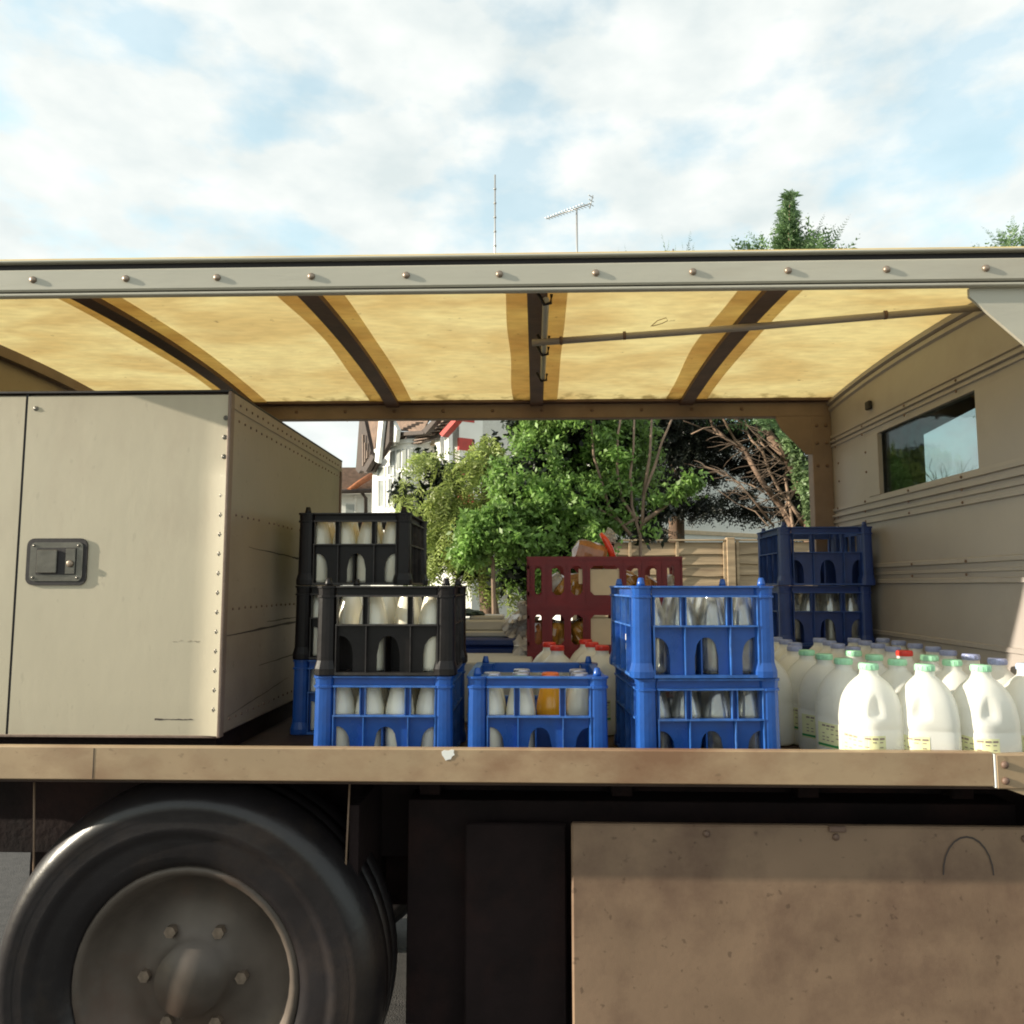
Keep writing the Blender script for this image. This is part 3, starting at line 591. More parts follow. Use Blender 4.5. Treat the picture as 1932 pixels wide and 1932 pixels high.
# ------------------------------------------------------------------ crates
CW, CD, CH = .31, .33, .2005
def face_panel(b, Wd, wins, ribs, arches, y=0.0, rec=.014, th=.004):
    """one side of a crate in the x-z plane facing -y; wins, ribs, arches in x"""
    pl = .049; pr = Wd-.035
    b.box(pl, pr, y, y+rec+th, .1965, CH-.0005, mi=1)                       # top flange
    b.box(pl, pr, y+rec, y+rec+th, .1795, .1965)                       # recessed top band
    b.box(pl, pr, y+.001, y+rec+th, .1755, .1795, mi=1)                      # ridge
    prev = pl
    for a, c in wins:
        if a > prev+.001: b.box(prev, a, y+rec, y+rec+th, .1145, .1755)
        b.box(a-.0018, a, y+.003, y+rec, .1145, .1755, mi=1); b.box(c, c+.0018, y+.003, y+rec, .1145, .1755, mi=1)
        prev = c
    if prev < pr: b.box(prev, pr, y+rec, y+rec+th, .1145, .1755)
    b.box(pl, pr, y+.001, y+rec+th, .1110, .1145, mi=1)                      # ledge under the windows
    # lower panel with arches
    lo, hi = .008, .111; cuts = []
    for kind, a, c in arches: cuts.append((a, c, kind))
    prev = pl
    for a, c, kind in cuts:
        if a > prev: b.box(prev, a, y+rec, y+rec+th, lo, hi)
        n = 10
        for i in range(n):
            x0 = a+(c-a)*i/n; x1 = a+(c-a)*(i+1)/n
            def h(x):
                f = (x-a)/(c-a); f = {'m': 2*f-1, 'l': f, 'r': 1-f}[kind]
                return .046+.042*math.sqrt(max(0, 1-min(1, abs(f))**2.2))
            b.prism([(x0, h(x0)), (x1, h(x1)), (x1, hi), (x0, hi)], 'y', y+rec, y+rec+th)
        prev = c
    if prev < pr: b.box(prev, pr, y+rec, y+rec+th, lo, hi)
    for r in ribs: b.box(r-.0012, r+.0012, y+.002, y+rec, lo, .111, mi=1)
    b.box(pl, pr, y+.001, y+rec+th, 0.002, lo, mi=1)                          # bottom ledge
fp = MB(); face_panel(fp, .327, [(.0534,.1125),(.1264,.219),(.233,.290)], [.122,.227,.0506,.2915], [('l',.0557,.089),('m',.146,.2007),('r',.256,.289)])
sp = MB(); face_panel(sp, .395, [(.060,.095),(.118,.185),(.21,.277),(.30,.335)], [.107,.198,.288,.0506,.36-.001], [('m',.062,.094),('m',.125,.178),('m',.216,.270),('m',.301,.333)])
fp.v = [(x*CW/.327, y, z) for x, y, z in fp.v]; sp.v = [(x*CD/.395, y, z) for x, y, z in sp.v]
def post(sx, sy):
    b = MB(); r = .024
    def ring(z, r, e=0):
        P = []
        for k in range(16):
            a = 2*math.pi*k/16; c, s_ = math.cos(a), math.sin(a); n_ = 3.2
            q = (abs(c)**n_+abs(s_)**n_)**(-1/n_)
            P.append((c*q*(r+e), s_*q*(r+e), z))
        return P
    zs = [(.0005,.0235),(.003,.0265),(.016,.0265),(.024,.0245),(.034,.0218),(.174,.0205),(.1745,.0235),(.179,.0235),(.1795,.0205),(.195,.0215),(.1955,.0240),(.2003,.0240)]
    vs = [p for z, r in zs for p in ring(z, r)]; m = 16
    fs = [(j*m+k, j*m+(k+1) % m, (j+1)*m+(k+1) % m, (j+1)*m+k) for j in range(len(zs)-1) for k in range(m)]+[tuple(range(m))[::-1], tuple((len(zs)-1)*m+k for k in range(m))]
    cx = .0245 if sx < 0 else CW-.0175; cy = .0225 if sy < 0 else CD-.0225
    b.add([(x+cx, y+cy, z) for x, y, z in vs], fs, False); return b, (cx, cy)
def peg(c, two=False):
    b = MB(); b.lathe([(.0095, 0), (.0085, .006), (.006, .0165), (.0045, .0175)], c=(c[0], c[1], CH), n=10); return b
def crate_parts():
    parts = []
    for tr in ('front', 'back', 'left', 'right'):
        src = fp if tr in ('front', 'back') else sp; b = MB(); b.f = list(src.f); b.sm = list(src.sm); b.mi = list(src.mi)
        for x, y, z in src.v:
            if tr == 'front': q = (x, y, z)
            elif tr == 'back': q = (CW+.007-x, CD-y, z)
            elif tr == 'left': q = (y, CD-x+0, z)
            else: q = (CW-y, x, z)
            b.v.append(q)
        parts.append(('side_panel', b))
    pg = []
    for sx in (-1, 1):
        for sy in (-1, 1):
            p, c = post(sx, sy); parts.append(('corner_post', p)); pg.append(c)
    for c in pg: parts.append(('stacking_peg', peg(c)))
    b = MB()
    for k in range(9): b.box(.012, CW-.012, .012+k*(CD-.03)/8, .016+k*(CD-.03)/8+.002, .002, .007)
    for k in range(7): b.box(.012+k*(CW-.03)/6, .018+k*(CW-.03)/6, .012, CD-.012, .0015, .0065)
    parts.append(('base_grid', b))
    b = MB()
    for k in (1, 2, 3): x = .016+k*(CW-.032)/4; b.box(x-.0015, x+.0015, .018, CD-.018, .007, .105)
    for k in (1, 2, 3): y = .018+k*(CD-.036)/4; b.box(.017, CW-.017, y-.0015, y+.0015, .007, .100)
    parts.append(('cell_divider', b))
    return parts
CP = crate_parts(); CM = {}
def crate(col, x, y, level, rz, label, skip=()):
    z = FL+level*CH
    o = empty('bottle_crate', (x, y, z), rz, label=label, cat='crate', group=f'stacked milk bottle crates')
    if col not in CM: CM[col] = [(n, b.mesh(n, [M[col+'_plastic'], M[col+'_worn']] if n == 'side_panel' else M[col+'_plastic'])) for n, b in CP]  # ledge faces take the colour with light painted in
    for n, me in CM[col]:
        if n in skip: continue
        link(n, me, o)
    return o
XFL, XC, XR = -.495, -.155, .209
c_fl0 = crate('blue', XFL-.004, 1.735, 0, 0, 'blue milk bottle crate at the front left, beneath the black crate', ('stacking_peg',))
c_fl1 = crate('black', XFL, 1.73, 1, .006, 'black milk bottle crate at the front, resting on a blue crate')
c_c = crate('blue', XC, 1.735, 0, 0.0, 'single blue crate in the middle holding milk and one bottle of orange juice')
c_r0 = crate('blue', XR+.008, 1.697, 0, .055, 'blue crate of empty glass bottles, lower of the front right pair', ('stacking_peg',))
c_r1 = crate('blue', XR, 1.69, 1, .06, 'bright blue crate of empty glass bottles, upper of the front right pair')
c_l0 = crate('blue', -.664, 2.105, 0, 0, 'blue crate in shade at the foot of the black stack beside the cupboard', ('stacking_peg',))
c_l1 = crate('black', -.661, 2.10, 1, 0, 'middle black crate of the stack beside the cupboard', ('stacking_peg',))
c_l2 = crate('black', -.657, 2.10, 2, -.01, 'topmost black crate of the tall stack beside the cupboard')
c_b0 = crate('navy', .828, 2.66, 0, .0, 'navy crate at the foot of the far right stack, behind the plastic milk bottles', ('stacking_peg',))
c_b1 = crate('navy', .828, 2.66, 1, .0, 'middle navy crate of glass bottles in the far right stack', ('stacking_peg',))
c_b2 = crate('navy', .83, 2.655, 2, -.05, 'empty navy crate on top of the far right stack beside the panelled wall')
# two white stickers on the left flank of the upper right crate
b = MB()
for z in (.052, .074): b.box(-.0008+.012, .0118, .115+.0, .150, z, z+.014)
o = b.loc('sticker', M['white_sticker'], c_r1)
# glass pint bottle
def pint(name, m, capm, label, cat='bottle', clear=False, group=None):
    o = empty(name, (0,0,0), label=label, cat=cat, group=group)
    prof = [(.026,0),(.0318,.003),(.0335,.010),(.0336,.106),(.0330,.114),(.0312,.126),(.0278,.140),(.0240,.154),(.0208,.166),(.0196,.174),(.0198,.177),(.0198,.181)]
    b = MB(); b.lathe(prof if not clear else prof+[(.0165,.181),(.0155,.168),(.0175,.157),(.0225,.142),(.0275,.126),(.0308,.110),(.0312,.012),(.029,.008),(0,.008)], n=24); b.loc('bottle_body', m, o)
    if capm: b = MB(); b.lathe([(.0202,.176),(.0208,.178),(.0205,.1865),(.018,.188),(0,.188)], n=24, caps=False); b.loc('cap', capm, o)
    return o
protos = {}
def put_pint(kind, crate_o, col, row, label, grp):
    if kind not in protos:
        m, c, clear = {'milk': (M['milk'], M['cap_foil_silver'], False), 'redtop': (M['milk'], M['cap_red'], False), 'greentop': (M['milk'], M['cap_foil_green'], False), 'juice': (M['juice'], M['cap_orange'], False), 'empty': (M['bottle_glass'], None, True)}[kind]
        o = protos[kind] = pint('empty_glass_bottle' if kind == 'empty' else 'juice_bottle' if kind == 'juice' else 'milk_bottle', m, c, label, clear=clear)
    else: o = copy_tree(protos[kind])
    rz = crate_o.rotation_euler.z; lx = .017+(col+.5)*(CW-.034)/4+random.uniform(-.001, .001); ly = .018+(row+.5)*(CD-.036)/4+random.uniform(-.002, .002)
    o.location = Vector(crate_o.location)+Vector((lx*math.cos(rz)-ly*math.sin(rz), lx*math.sin(rz)+ly*math.cos(rz), .0078)); o.rotation_euler = (0, 0, random.uniform(0, 6))
    tag(o, label=label, group=grp); return o
ORD = ['first', 'second', 'third', 'fourth', 'fifth', 'sixth', 'seventh', 'eighth', 'ninth']
ROW = ['front row', 'second row back', 'third row back', 'fourth row back', 'rear row']
def fill(c, desc, rows, kind, grp, skip=()):
    for r in rows:
        for k in range(4):
            if (k, r) in skip: continue
            kd = kind(k, r) if callable(kind) else kind
            ds = {'milk': 'silver-topped milk bottle', 'redtop': 'red-topped milk bottle', 'greentop': 'green-topped milk bottle', 'juice': 'orange juice bottle', 'empty': 'empty glass bottle'}[kd]
            put_pint(kd, c, k, r, f'{ds}, {ORD[k]} from left, {ROW[r]}, {desc}', grp)
fill(c_fl0, 'lower left blue crate', (0,1,2), 'milk', 'milk bottles in the lower left blue crate')
fill(c_fl1, 'front black crate', (0,1,2,3), 'milk', 'milk bottles in the front black crate', ((0,0),(2,0),(1,1),(3,2),(2,3)))
fill(c_c, 'middle blue crate', (0,1,2), lambda k, r: 'juice' if (k, r) == (2,1) else 'greentop' if (k, r) == (1,0) else 'milk', 'bottles in the middle blue crate', ((2,0),(3,0),(0,2),(2,2)))
fill(c_r0, 'lower right blue crate', (0,1,2), 'empty', 'empty bottles in the lower right blue crate', ((1,1),))
fill(c_r1, 'upper right blue crate', (0,1,2), 'empty', 'empty bottles in the upper right blue crate', ((1,2),(0,2)))
fill(c_l1, 'middle black crate by the cupboard', (0,1), 'milk', 'milk bottles in the middle black crate')
fill(c_l0, 'shaded blue crate by the cupboard', (0,1), 'milk', 'milk bottles in the shaded blue crate')
fill(c_l2, 'topmost black crate', (0,1), lambda k, r: 'redtop' if k < 2 else 'milk', 'milk bottles in the topmost black crate', ((3,1),))
fill(c_b1, 'middle navy crate', (0,1), 'empty', 'empty bottles in the far navy crate')
# ------------------------------------------------------------------ plastic milk jugs
def superring(cx, cy, a, c, e, z, n=28):
    P = []
    for k in range(n):
        t = 2*math.pi*k/n; q = (abs(math.cos(t))**e+abs(math.sin(t))**e)**(-1/e); P.append((cx+a*math.cos(t)*q, cy+c*math.sin(t)*q, z))
    return P
def jug(capm, label, grp, lab=True):
    o = empty('plastic_milk_bottle', (0,0,0), label=label, cat='milk bottle', group=grp)
    lv = [(0,.045,4),(.004,.052,4),(.012,.0555,4),(.10,.0560,3.6),(.103,.0550,3.6),(.107,.0550,3.6),(.110,.0560,3.4),(.118,.0560,3.4),(.124,.0560,3.3),(.130,.0558,3.2),(.138,.0552,3.1),(.146,.0545,3.0),(.154,.0535,2.9),(.162,.052,2.8),(.170,.0495,2.7),(.178,.0462,2.6),(.186,.042,2.5),(.194,.037,2.3),(.202,.030,2.1),(.208,.0235,2),(.212,.0195,2),(.218,.0185,2),(.226,.0185,2)]
    b = MB(); n = 48; vs = []
    for z, a, e in lv:
        for x, y, zz in superring(0, 0, a, a-.001, e, z, n):
            if .124 < z < .200 and x < -.010:
                w = min(1, (z-.124)/.014, (.200-z)/.014); f = (-.010-x)/max(.001, a-.010)      # 0 at the body, 1 at the outside
                lim = .052-.011*math.sin(math.pi*min(1, f/.9))
                y = math.copysign(min(abs(y), lim*w+(1-w)*abs(y)), y)
            vs.append((x, y, zz))
    fs = [(j*n+k, j*n+(k+1) % n, (j+1)*n+(k+1) % n, (j+1)*n+k) for j in range(len(lv)-1) for k in range(n)]+[tuple(range(n))[::-1]]
    b.add(vs, fs, True); b.loc('bottle_body', M['jug'], o)
    b = MB(); m = 30; pr = [(.0190,.222),(.0194,.2225),(.0192,.2335),(.0182,.2355),(0,.2355)]; b.lathe(pr, n=m, caps=False)
    for k in range(0, m, 2):
        a = 2*math.pi*k/m; c, s_ = math.cos(a), math.sin(a); b.box(c*.0193-.0006, c*.0193+.0006, s_*.0193-.0006, s_*.0193+.0006, .2235, .2325)
    b.loc('cap', capm, o)
    if lab:
        b = MB(); r = []; N_ = 28; full = superring(0, 0, .0566, .0557, 3.7, 0, N_)
        ks = list(range(12, 21)); vs = []                                   # wraps the left and front-left faces
        for z in (.040, .094): vs += [(full[k][0], full[k][1], z) for k in ks]
        q = len(ks); b.add(vs, [(i, i+1, q+i+1, q+i) for i in range(q-1)], True); lb = b.loc('label', M['paper'], o)
        b = MB(); g2 = superring(0, 0, .0571, .0562, 3.7, 0, N_)
        vs = []
        for z in (.043, .048): vs += [(g2[k][0], g2[k][1], z) for k in ks]
        b.add(vs, [(i, i+1, q+i+1, q+i) for i in range(q-1)], True); b.loc('label_stripe', M['green_ink'], lb)
        b = MB()
        for row, z in enumerate((.086, .080, .070, .062, .055)):
            for k in ks[1:-1]:
                if (k*7+row*5) % 4 == 0: continue
                p, p2 = Vector(g2[k]), Vector(g2[k+1]); w = .8 if row == 0 else .55; e2 = p.lerp(p2, w)
                b.add([(p.x,p.y,z),(e2.x,e2.y,z),(e2.x,e2.y,z+(.004 if row == 0 else .002)),(p.x,p.y,z+(.004 if row == 0 else .002))], [(0,1,2,3)])
        b.loc('label_print', M['ink'], lb)
    return o
jp = {}
def put_jug(cap, x, y, rz, label, grp, lab=True):
    k = (cap, lab)
    if k not in jp: o = jp[k] = jug(M['cap_'+cap], label, grp, lab)
    else: o = copy_tree(jp[k])
    o.location = (x, y, FL+H+.0005); o.rotation_euler = (0, 0, rz); tag(o, label=label, group=grp); return o
cols = [
 ('left column', [('green',.712,1.697),('green',.704,1.812),('green',.702,1.925),('green',.700,2.040),('blue',.712,2.170),('blue',.756,2.300),('blue',.768,2.420),('blue',.775,2.535)]),
 ('second column', [('green',.822,1.680),('green',.818,1.795),('green',.815,1.908),('green',.812,2.022),('blue',.862,2.150),('blue',.866,2.265),('blue',.886,2.380),('blue',.900,2.500)]),
 ('third column', [('green',.934,1.672),('green',.936,1.787),('green',.942,1.900),('red',.944,2.030),('blue',.974,2.160),('blue',.984,2.275),('blue',.996,2.390),('blue',1.010,2.505)]),
 ('column along the wall', [('pale_blue',1.046,1.700),('blue',1.052,1.815),('blue',1.056,1.930),('blue',1.062,2.045),('blue',1.082,2.160),('blue',1.090,2.275),('blue',1.096,2.390),('blue',1.100,2.505)]),
]
for ci, (cn, js) in enumerate(cols):
    for ji, (cap, x, y) in enumerate(js):
        put_jug(cap, x, y, random.uniform(-.3, .3)+(.3 if ci == 0 else .1), f'{cap.replace("_"," ")}-capped plastic milk bottle, {ORD[ji]} from front in the {cn}', 'plastic milk bottles at the right of the bed', cap != 'red')
for x, y, d in ((.600,2.165,'nearer'),(.655,2.30,'middle'),(.660,2.425,'farther')):
    put_jug('blue', x, y, random.uniform(-.4,.4), f'blue-capped plastic milk bottle, {d} of three behind the right blue crates', 'plastic milk bottles at the right of the bed')
put_jug('green', .598, 2.045, .15, 'plastic milk bottle with green cap standing just behind the right blue crates', 'plastic milk bottles at the right of the bed')
for x, y, d in ((.060,2.165,'nearest, middle of the bed'),(.040,2.290,'second back, middle of the bed'),(.185,2.175,'nearest, against the right blue stack'),(.165,2.295,'second back, near the right blue stack'),(.155,2.41,'third back, in front of the red trays')):
    put_jug('red', x, y, random.uniform(.5, 1.2), f'plastic milk bottle with red cap, {d}', 'red-capped plastic bottles behind the middle crate')

# ------------------------------------------------------------------ red bread trays
TW, TD, TH = .497, .38, .158
def tray_side(b, Wd, slots):
    b.box(0, Wd, -.002, .008, TH-.010, TH); b.box(0, Wd, 0, .006, .128, TH-.010); b.box(0, Wd, -.001, .007, 0, .010); b.box(0, Wd, .001, .006, .010, .034)
    prev = 0
    for a, c in slots:
        b.box(prev, a, .001, .006, .034, .128)
        w = min(.012, (c-a)*.3)
        for z0, z1 in ((.034, .034+w), (.128, .128-w)):
            b.prism([(a, z0), (a+w, z0), (a, z1)], 'y', .001, .006); b.prism([(c, z0), (c-w, z0), (c, z1)], 'y', .001, .006)
        prev = c
    b.box(prev, Wd, .001, .006, .034, .128)
    for x in (.003, .063, .128, .189, .308, .369, .434, Wd-.003):
        if x < Wd: b.box(x-.0015, x+.0015, -.002, .001, .010, .148)
SL = [(.024,.047),(.080,.118),(.140,.178),(.203,.297),(.319,.357),(.379,.417),(.450,.473)]
def tray(level, label):
    o = empty('bread_tray', (-.026, 2.50, -.38+level*TH), label=label, cat='tray', group='dark red bread trays')
    for k in range(4):
        src = MB(); tray_side(src, TW if k % 2 == 0 else TD, SL if k % 2 == 0 else SL[:6]); b = MB(); b.f = src.f; b.sm = src.sm; b.mi = src.mi
        for x, y, z in src.v: b.v.append({0: (x, y, z), 1: (y, TD-x, z), 2: (TW-x, TD-y, z), 3: (TW-y, x, z)}[k])
        b.loc('tray_side', M['red_plastic'], o)
    b = MB()
    for k in range(12): b.box(.006, TW-.006, .006+k*.032, .022+k*.032, .001, .005)
    for k in range(10): b.box(.01+k*.052, .03+k*.052, .006, TD-.006, .0006, .0045)
    b.loc('base_grid', M['red_plastic'], o)
    return o
t0 = tray(0, 'lowest dark red bread tray, mostly hidden behind the red-capped bottles')
t1 = tray(1, 'middle dark red bread tray with a cream card in its side opening')
t2 = tray(2, 'top dark red bread tray with wrapped bread sticking out of it')
for t, w in ((t1, 'middle'), (t2, 'top')):
    b = MB(); b.box(.192, .302, .008, .010, .026, .117); o = b.loc('card', M['card']); o.location = Vector(t.location); tag(o, label=f'plain cream card standing inside the {w} red bread tray', cat='card', group='cream cards in the bread trays')
for t, w in ((t2, 'top'),):
    b = MB(); b.box(.166, .182, .009, .011, .070, .118); o = b.loc('card', M['card']); o.location = Vector(t.location); tag(o, label='narrow cream card strip left of the big card in the top red tray', cat='card')
def loaf(name, m, c, size, rot, label, seed, cat='bread', amp=.12, sub=14):
    r = random.Random(seed); b = MB(); n = sub; vs = []; ph = [r.uniform(0, 6) for _ in range(6)]
    rows = 10
    for j in range(rows+1):
        v = -1+2*j/rows; rad = (1-abs(v)**4.5)**(1/3)
        for k in range(n):
            a = 2*math.pi*k/n; e = 3; q = (abs(math.cos(a))**e+abs(math.sin(a))**e)**(-1/e)
            w = 1+amp*(math.sin(3*a+ph[0]+v*4)+.7*math.sin(7*a+ph[1]-v*6)+.6*math.sin(11*a+ph[2]+9*v))*.5
            vs.append((size[0]*v, size[1]*rad*math.cos(a)*q*w, size[2]*rad*math.sin(a)*q*w))
    fs = [(j*n+k, (j+1)*n+k, (j+1)*n+(k+1) % n, j*n+(k+1) % n) for j in range(rows) for k in range(n)]
    b.add(vs, fs, False); o = b.loc(name, m); o.location = (c[0], c[1], c[2]+H); o.rotation_euler = rot
    return tag(o, label=label, cat=cat)
ty = 2.56
loaf('wrapped_loaf', M['bag_yellow'], (.10, ty, -.02), (.05,.05,.045), (0,.6,.3), 'yellow and brown wrapped loaf leaning in the top tray, left of the card', 1)
loaf('wrapped_loaf', M['bag_clear'], (.058, ty-.01, .01), (.025,.03,.035), (.3,.9,.2), 'shiny clear-wrapped loaf end behind the second opening of the top tray', 2)
loaf('wrapped_loaf', M['bread'], (.16, ty+.06, -.01), (.05,.06,.05), (0,.2,1), 'dark brown loaf behind the card in the top tray', 3)
loaf('wrapped_loaf', M['bag_yellow'], (.30, ty+.01, -.005), (.04,.05,.05), (.2,-.4,.5), 'yellow wrapped loaf right of the card in the top tray', 4)
loaf('wrapped_loaf', M['bread'], (.36, ty+.02, -.02), (.05,.06,.05), (.2,.3,.5), 'brown wrapped loaf in the fifth opening of the top tray', 5)
loaf('wrapped_loaf', M['bag_clear'], (.435, ty, -.01), (.02,.04,.045), (.2,.3,.5), 'clear wrapped roll at the right end of the top tray', 6)
loaf('wrapped_loaf', M['bag_yellow'], (.07, ty, -.165), (.05,.05,.05), (.1,.3,.4), 'yellow printed bread bag in the second opening of the middle tray', 7)
loaf('wrapped_loaf', M['bag_yellow'], (.145, ty, -.16), (.04,.05,.05), (.1,-.3,.4), 'yellow printed bread bag just left of the card in the middle tray', 8)
loaf('wrapped_loaf', M['bread'], (.01, ty, -.165), (.035,.05,.05), (.1,.1,.4), 'brown loaf in the leftmost opening of the middle tray', 9)
loaf('wrapped_loaf', M['bread'], (.34, ty, -.165), (.06,.05,.05), (.1,.1,.4), 'brown loaf right of the card in the middle tray', 10)
# loaf standing up out of the top tray with its red seal and clear bag end
q = at(1112, 1040, 2.62)
loaf('wrapped_loaf', M['bread'], (q.x, 2.62, q.z-.012), (.062,.05,.045), (0,.28,.1), 'large brown loaf poking up out of the top bread tray', 12, amp=.05)
a, c = at(1133,1006,2.60), at(1160,1050,2.60)
b = MB(); b.tube([a, a.lerp(c,.3)+Vector((.003,0,0)), a.lerp(c,.65), c+Vector((.004,0,-.03))], [.006,.011,.012,.012], 8)
o = b.eye('bag_seal', M['bag_red'], None, label='bright red crumpled bread bag seal standing up from the top red tray', cat='bread bag')
q = at(1150, 1012, 2.63); loaf('clear_bag', M['bag_clear'], (q.x, 2.64, q.z), (.024,.018,.02), (.3,-.6,.2), 'crumpled end of a clear plastic bag above the red seal', 13, cat='plastic bag', amp=.5, sub=18)
# boxes and bags in the middle of the bed
q = at(880, 1237, 2.32)
b = MB(); b.box(-.27, -.01, 2.30, 2.62, FL+.001, -.225, .004); b.eye('cardboard_box', M['poly'], label='pale closed box behind the middle blue crate', cat='box')
b = MB(); b.box(-.275, -.02, 2.66, 2.95, FL+.001, -.205, .01); b.box(-.28, -.012, 2.65, 2.96, -.205, -.178, .006); b.eye('lidded_tote', M['navy_plastic'], label='navy plastic tote with a dark lid behind the pale box', cat='box')
b = MB(); b.box(-.28, -.10, 2.70, 2.93, -.177, -.158, .004); b.box(-.265, -.095, 2.73, 2.95, -.158, -.120, .006); b.box(-.235, -.115, 2.76, 2.92, -.120, -.106, .004); b.eye('stacked_lids', M['poly'], label='pile of pale flat lids on the navy tote', cat='lids')
loaf('dark_cloth', M['cloth'], (-.235, 2.80, -.098), (.055,.04,.010), (.1,.08,.1), 'dark green crumpled cloth lying on the pale lids', 15, cat='cloth', amp=.4)
loaf('plastic_bag', M['bag_white'], (-.055, 2.72, -.135), (.045,.05,.045), (.4,.9,.3), 'crumpled white plastic bag beside the pale lids', 16, cat='plastic bag', amp=.6, sub=22)
loaf('plastic_bag', M['bag_white'], (-.035, 2.56, -.205), (.030,.03,.035), (.4,.3,.9), 'small crumpled grey bag against the left end of the red trays', 17, cat='plastic bag', amp=.7, sub=20)
loaf('plastic_bag', M['bag_clear'], (-.042, 2.64, -.075), (.026,.012,.014), (.1,1.3,.3), 'upright twist of clear plastic at the left end of the red trays', 18, cat='plastic bag', amp=.5, sub=18)

# ------------------------------------------------------------------ houses across the gardens
FD = Vector((-.55, .835, 0)).normalized(); FN = Vector((-.835, -.55, 0)).normalized()
FC = at(864, 1105, 17.0); FC.z = 0
def PF(px, py, t=0.0):
    a = at(px, py, 1.0); o = FC+FN*t                       # ray a*k hits plane (p-o).n = 0
    k = o.dot(FN)/(a.x*FN.x+a.y*FN.y); return a*k
def slab(b, poly, t=0, th=.12, mi=0):
    P = [PF(x, y, t) for x, y in poly]; n = len(P); Q = [p-FN*th for p in P]
    ar = sum((P[i]-P[0]).cross(P[(i+1) % n]-P[0]).dot(FN) for i in range(1, n-1))
    f = [tuple(range(n)), tuple(range(n, 2*n))[::-1]]+[(i, n+i, n+(i+1) % n, (i+1) % n) for i in range(n)]
    if ar < 0: f = [q[::-1] for q in f]
    return b.add(P+Q, f, False, mi)
def fbox(b, s0, s1, t0, t1, z0, z1, mi=0):
    P = [FC+FD*s+FN*t+Vector((0, 0, z)) for z in (z0, z1) for s, t in ((s0,t0),(s1,t0),(s1,t1),(s0,t1))]
    return b.add(P, [(0,1,2,3),(4,7,6,5),(0,4,5,1),(1,5,6,2),(2,6,7,3),(3,7,4,0)], False, mi)
def sof(px, t=0): p = PF(px, 1000, t); return (p-FC).dot(FD)
hA = empty('white_house', (-3.6, 20, -H), label='white rendered house with bay windows, tiled gables and dark rafters under the eaves', cat='house')
b = MB(); fbox(b, .35, sof(701), -5, 0, -H, 3.45); b.eye('wall', M['white_wall'], hA)
# rectangular bay at the far end, bow bay nearer
sa, sb = sof(744, .75), sof(701, .75)
b = MB(); fbox(b, sa, sb, 0, .75, 1.0, 3.32); fbox(b, sa-.06, sb+.06, 0, .82, 3.32, 3.42); fbox(b, sa-.05, sb+.05, 0, .8, .95, 1.02); bayA = b.eye('bay', M['white_paint'], hA)
def pane(x0, y0, x1, y1, t, par, nm='window'):
    w = MB(); a = [(x0,y0),(x1,y0),(x1,y1),(x0,y1)]; slab(w, a, t+.012, .02); o = w.eye('window', M['house_glass'], par)
    w = MB(); slab(w, [(x0-1.3,y0-1),(x1+1.3,y0-1),(x1+1.3,y0+.6),(x0-1.3,y0+.6)], t+.04, .05); slab(w, [(x0-1.3,y1-.6),(x1+1.3,y1-.6),(x1+1.3,y1+1),(x0-1.3,y1+1)], t+.04, .05)
    slab(w, [(x0-1.3,y0),(x0+.5,y0),(x0+.5,y1),(x0-1.3,y1)], t+.038, .05); slab(w, [(x1-.5,y0),(x1+1.3,y0),(x1+1.3,y1),(x1-.5,y1)], t+.038, .05); w.eye('frame', M['white_paint'], o if par == hA else par)
def pane_h(x0, y0, x1, y1, t):
    pane(x0, y0, x1, y1, t, hA)
pane_h(711, 881, 725, 899, .75); pane_h(713, 906, 724, 956, .75); pane_h(731, 879, 741, 896, .75); pane_h(732, 903, 741, 950, .75)
s0, s1 = sof(800, .3), sof(745, .3); sc_ = (s0+s1)/2; b = MB(); n = 14; ring = []
for i in range(n+1): a = math.pi*i/n; ring.append((sc_+(s1-s0)/2*math.cos(a), .75*math.sin(a)))
def extr(b, ring, z0, z1, g=1.0, mi=0):
    P = [FC+FD*(sc_+(s-sc_)*g)+FN*(t*g)+Vector((0, 0, z)) for z in (z0, z1) for s, t in ring]; m = len(ring)
    b.add(P, [tuple(range(m)), tuple(range(m, 2*m))[::-1]]+[(i, m+i, m+(i+1) % m, (i+1) % m) for i in range(m)], False, mi)
extr(b, ring, 1.1, 3.35); extr(b, ring, 3.35, 3.45, 1.06); extr(b, ring, 1.75, 1.8, 1.03); b.eye('bow_bay', M['white_paint'], hA)
for i in range(2, 12):
    a0, a1 = math.pi*(i+.18)/n, math.pi*(i+.82)/n
    for z0, z1 in ((1.9, 2.68), (2.78, 3.22)):
        w = MB(); q = []
        for z in (z0, z1):
            for a in (a0, a1): q.append(FC+FD*(sc_+(s1-s0)/2*1.012*math.cos(a))+FN*(.75*1.012*math.sin(a))+Vector((0,0,z)))
        q2 = [p+FN*.012 for p in q]; w.add(q2+q, [(0,1,3,2),(4,6,7,5),(0,4,5,1),(2,3,7,6),(0,2,6,4),(1,5,7,3)]); w.eye('window', M['house_glass'], hA)
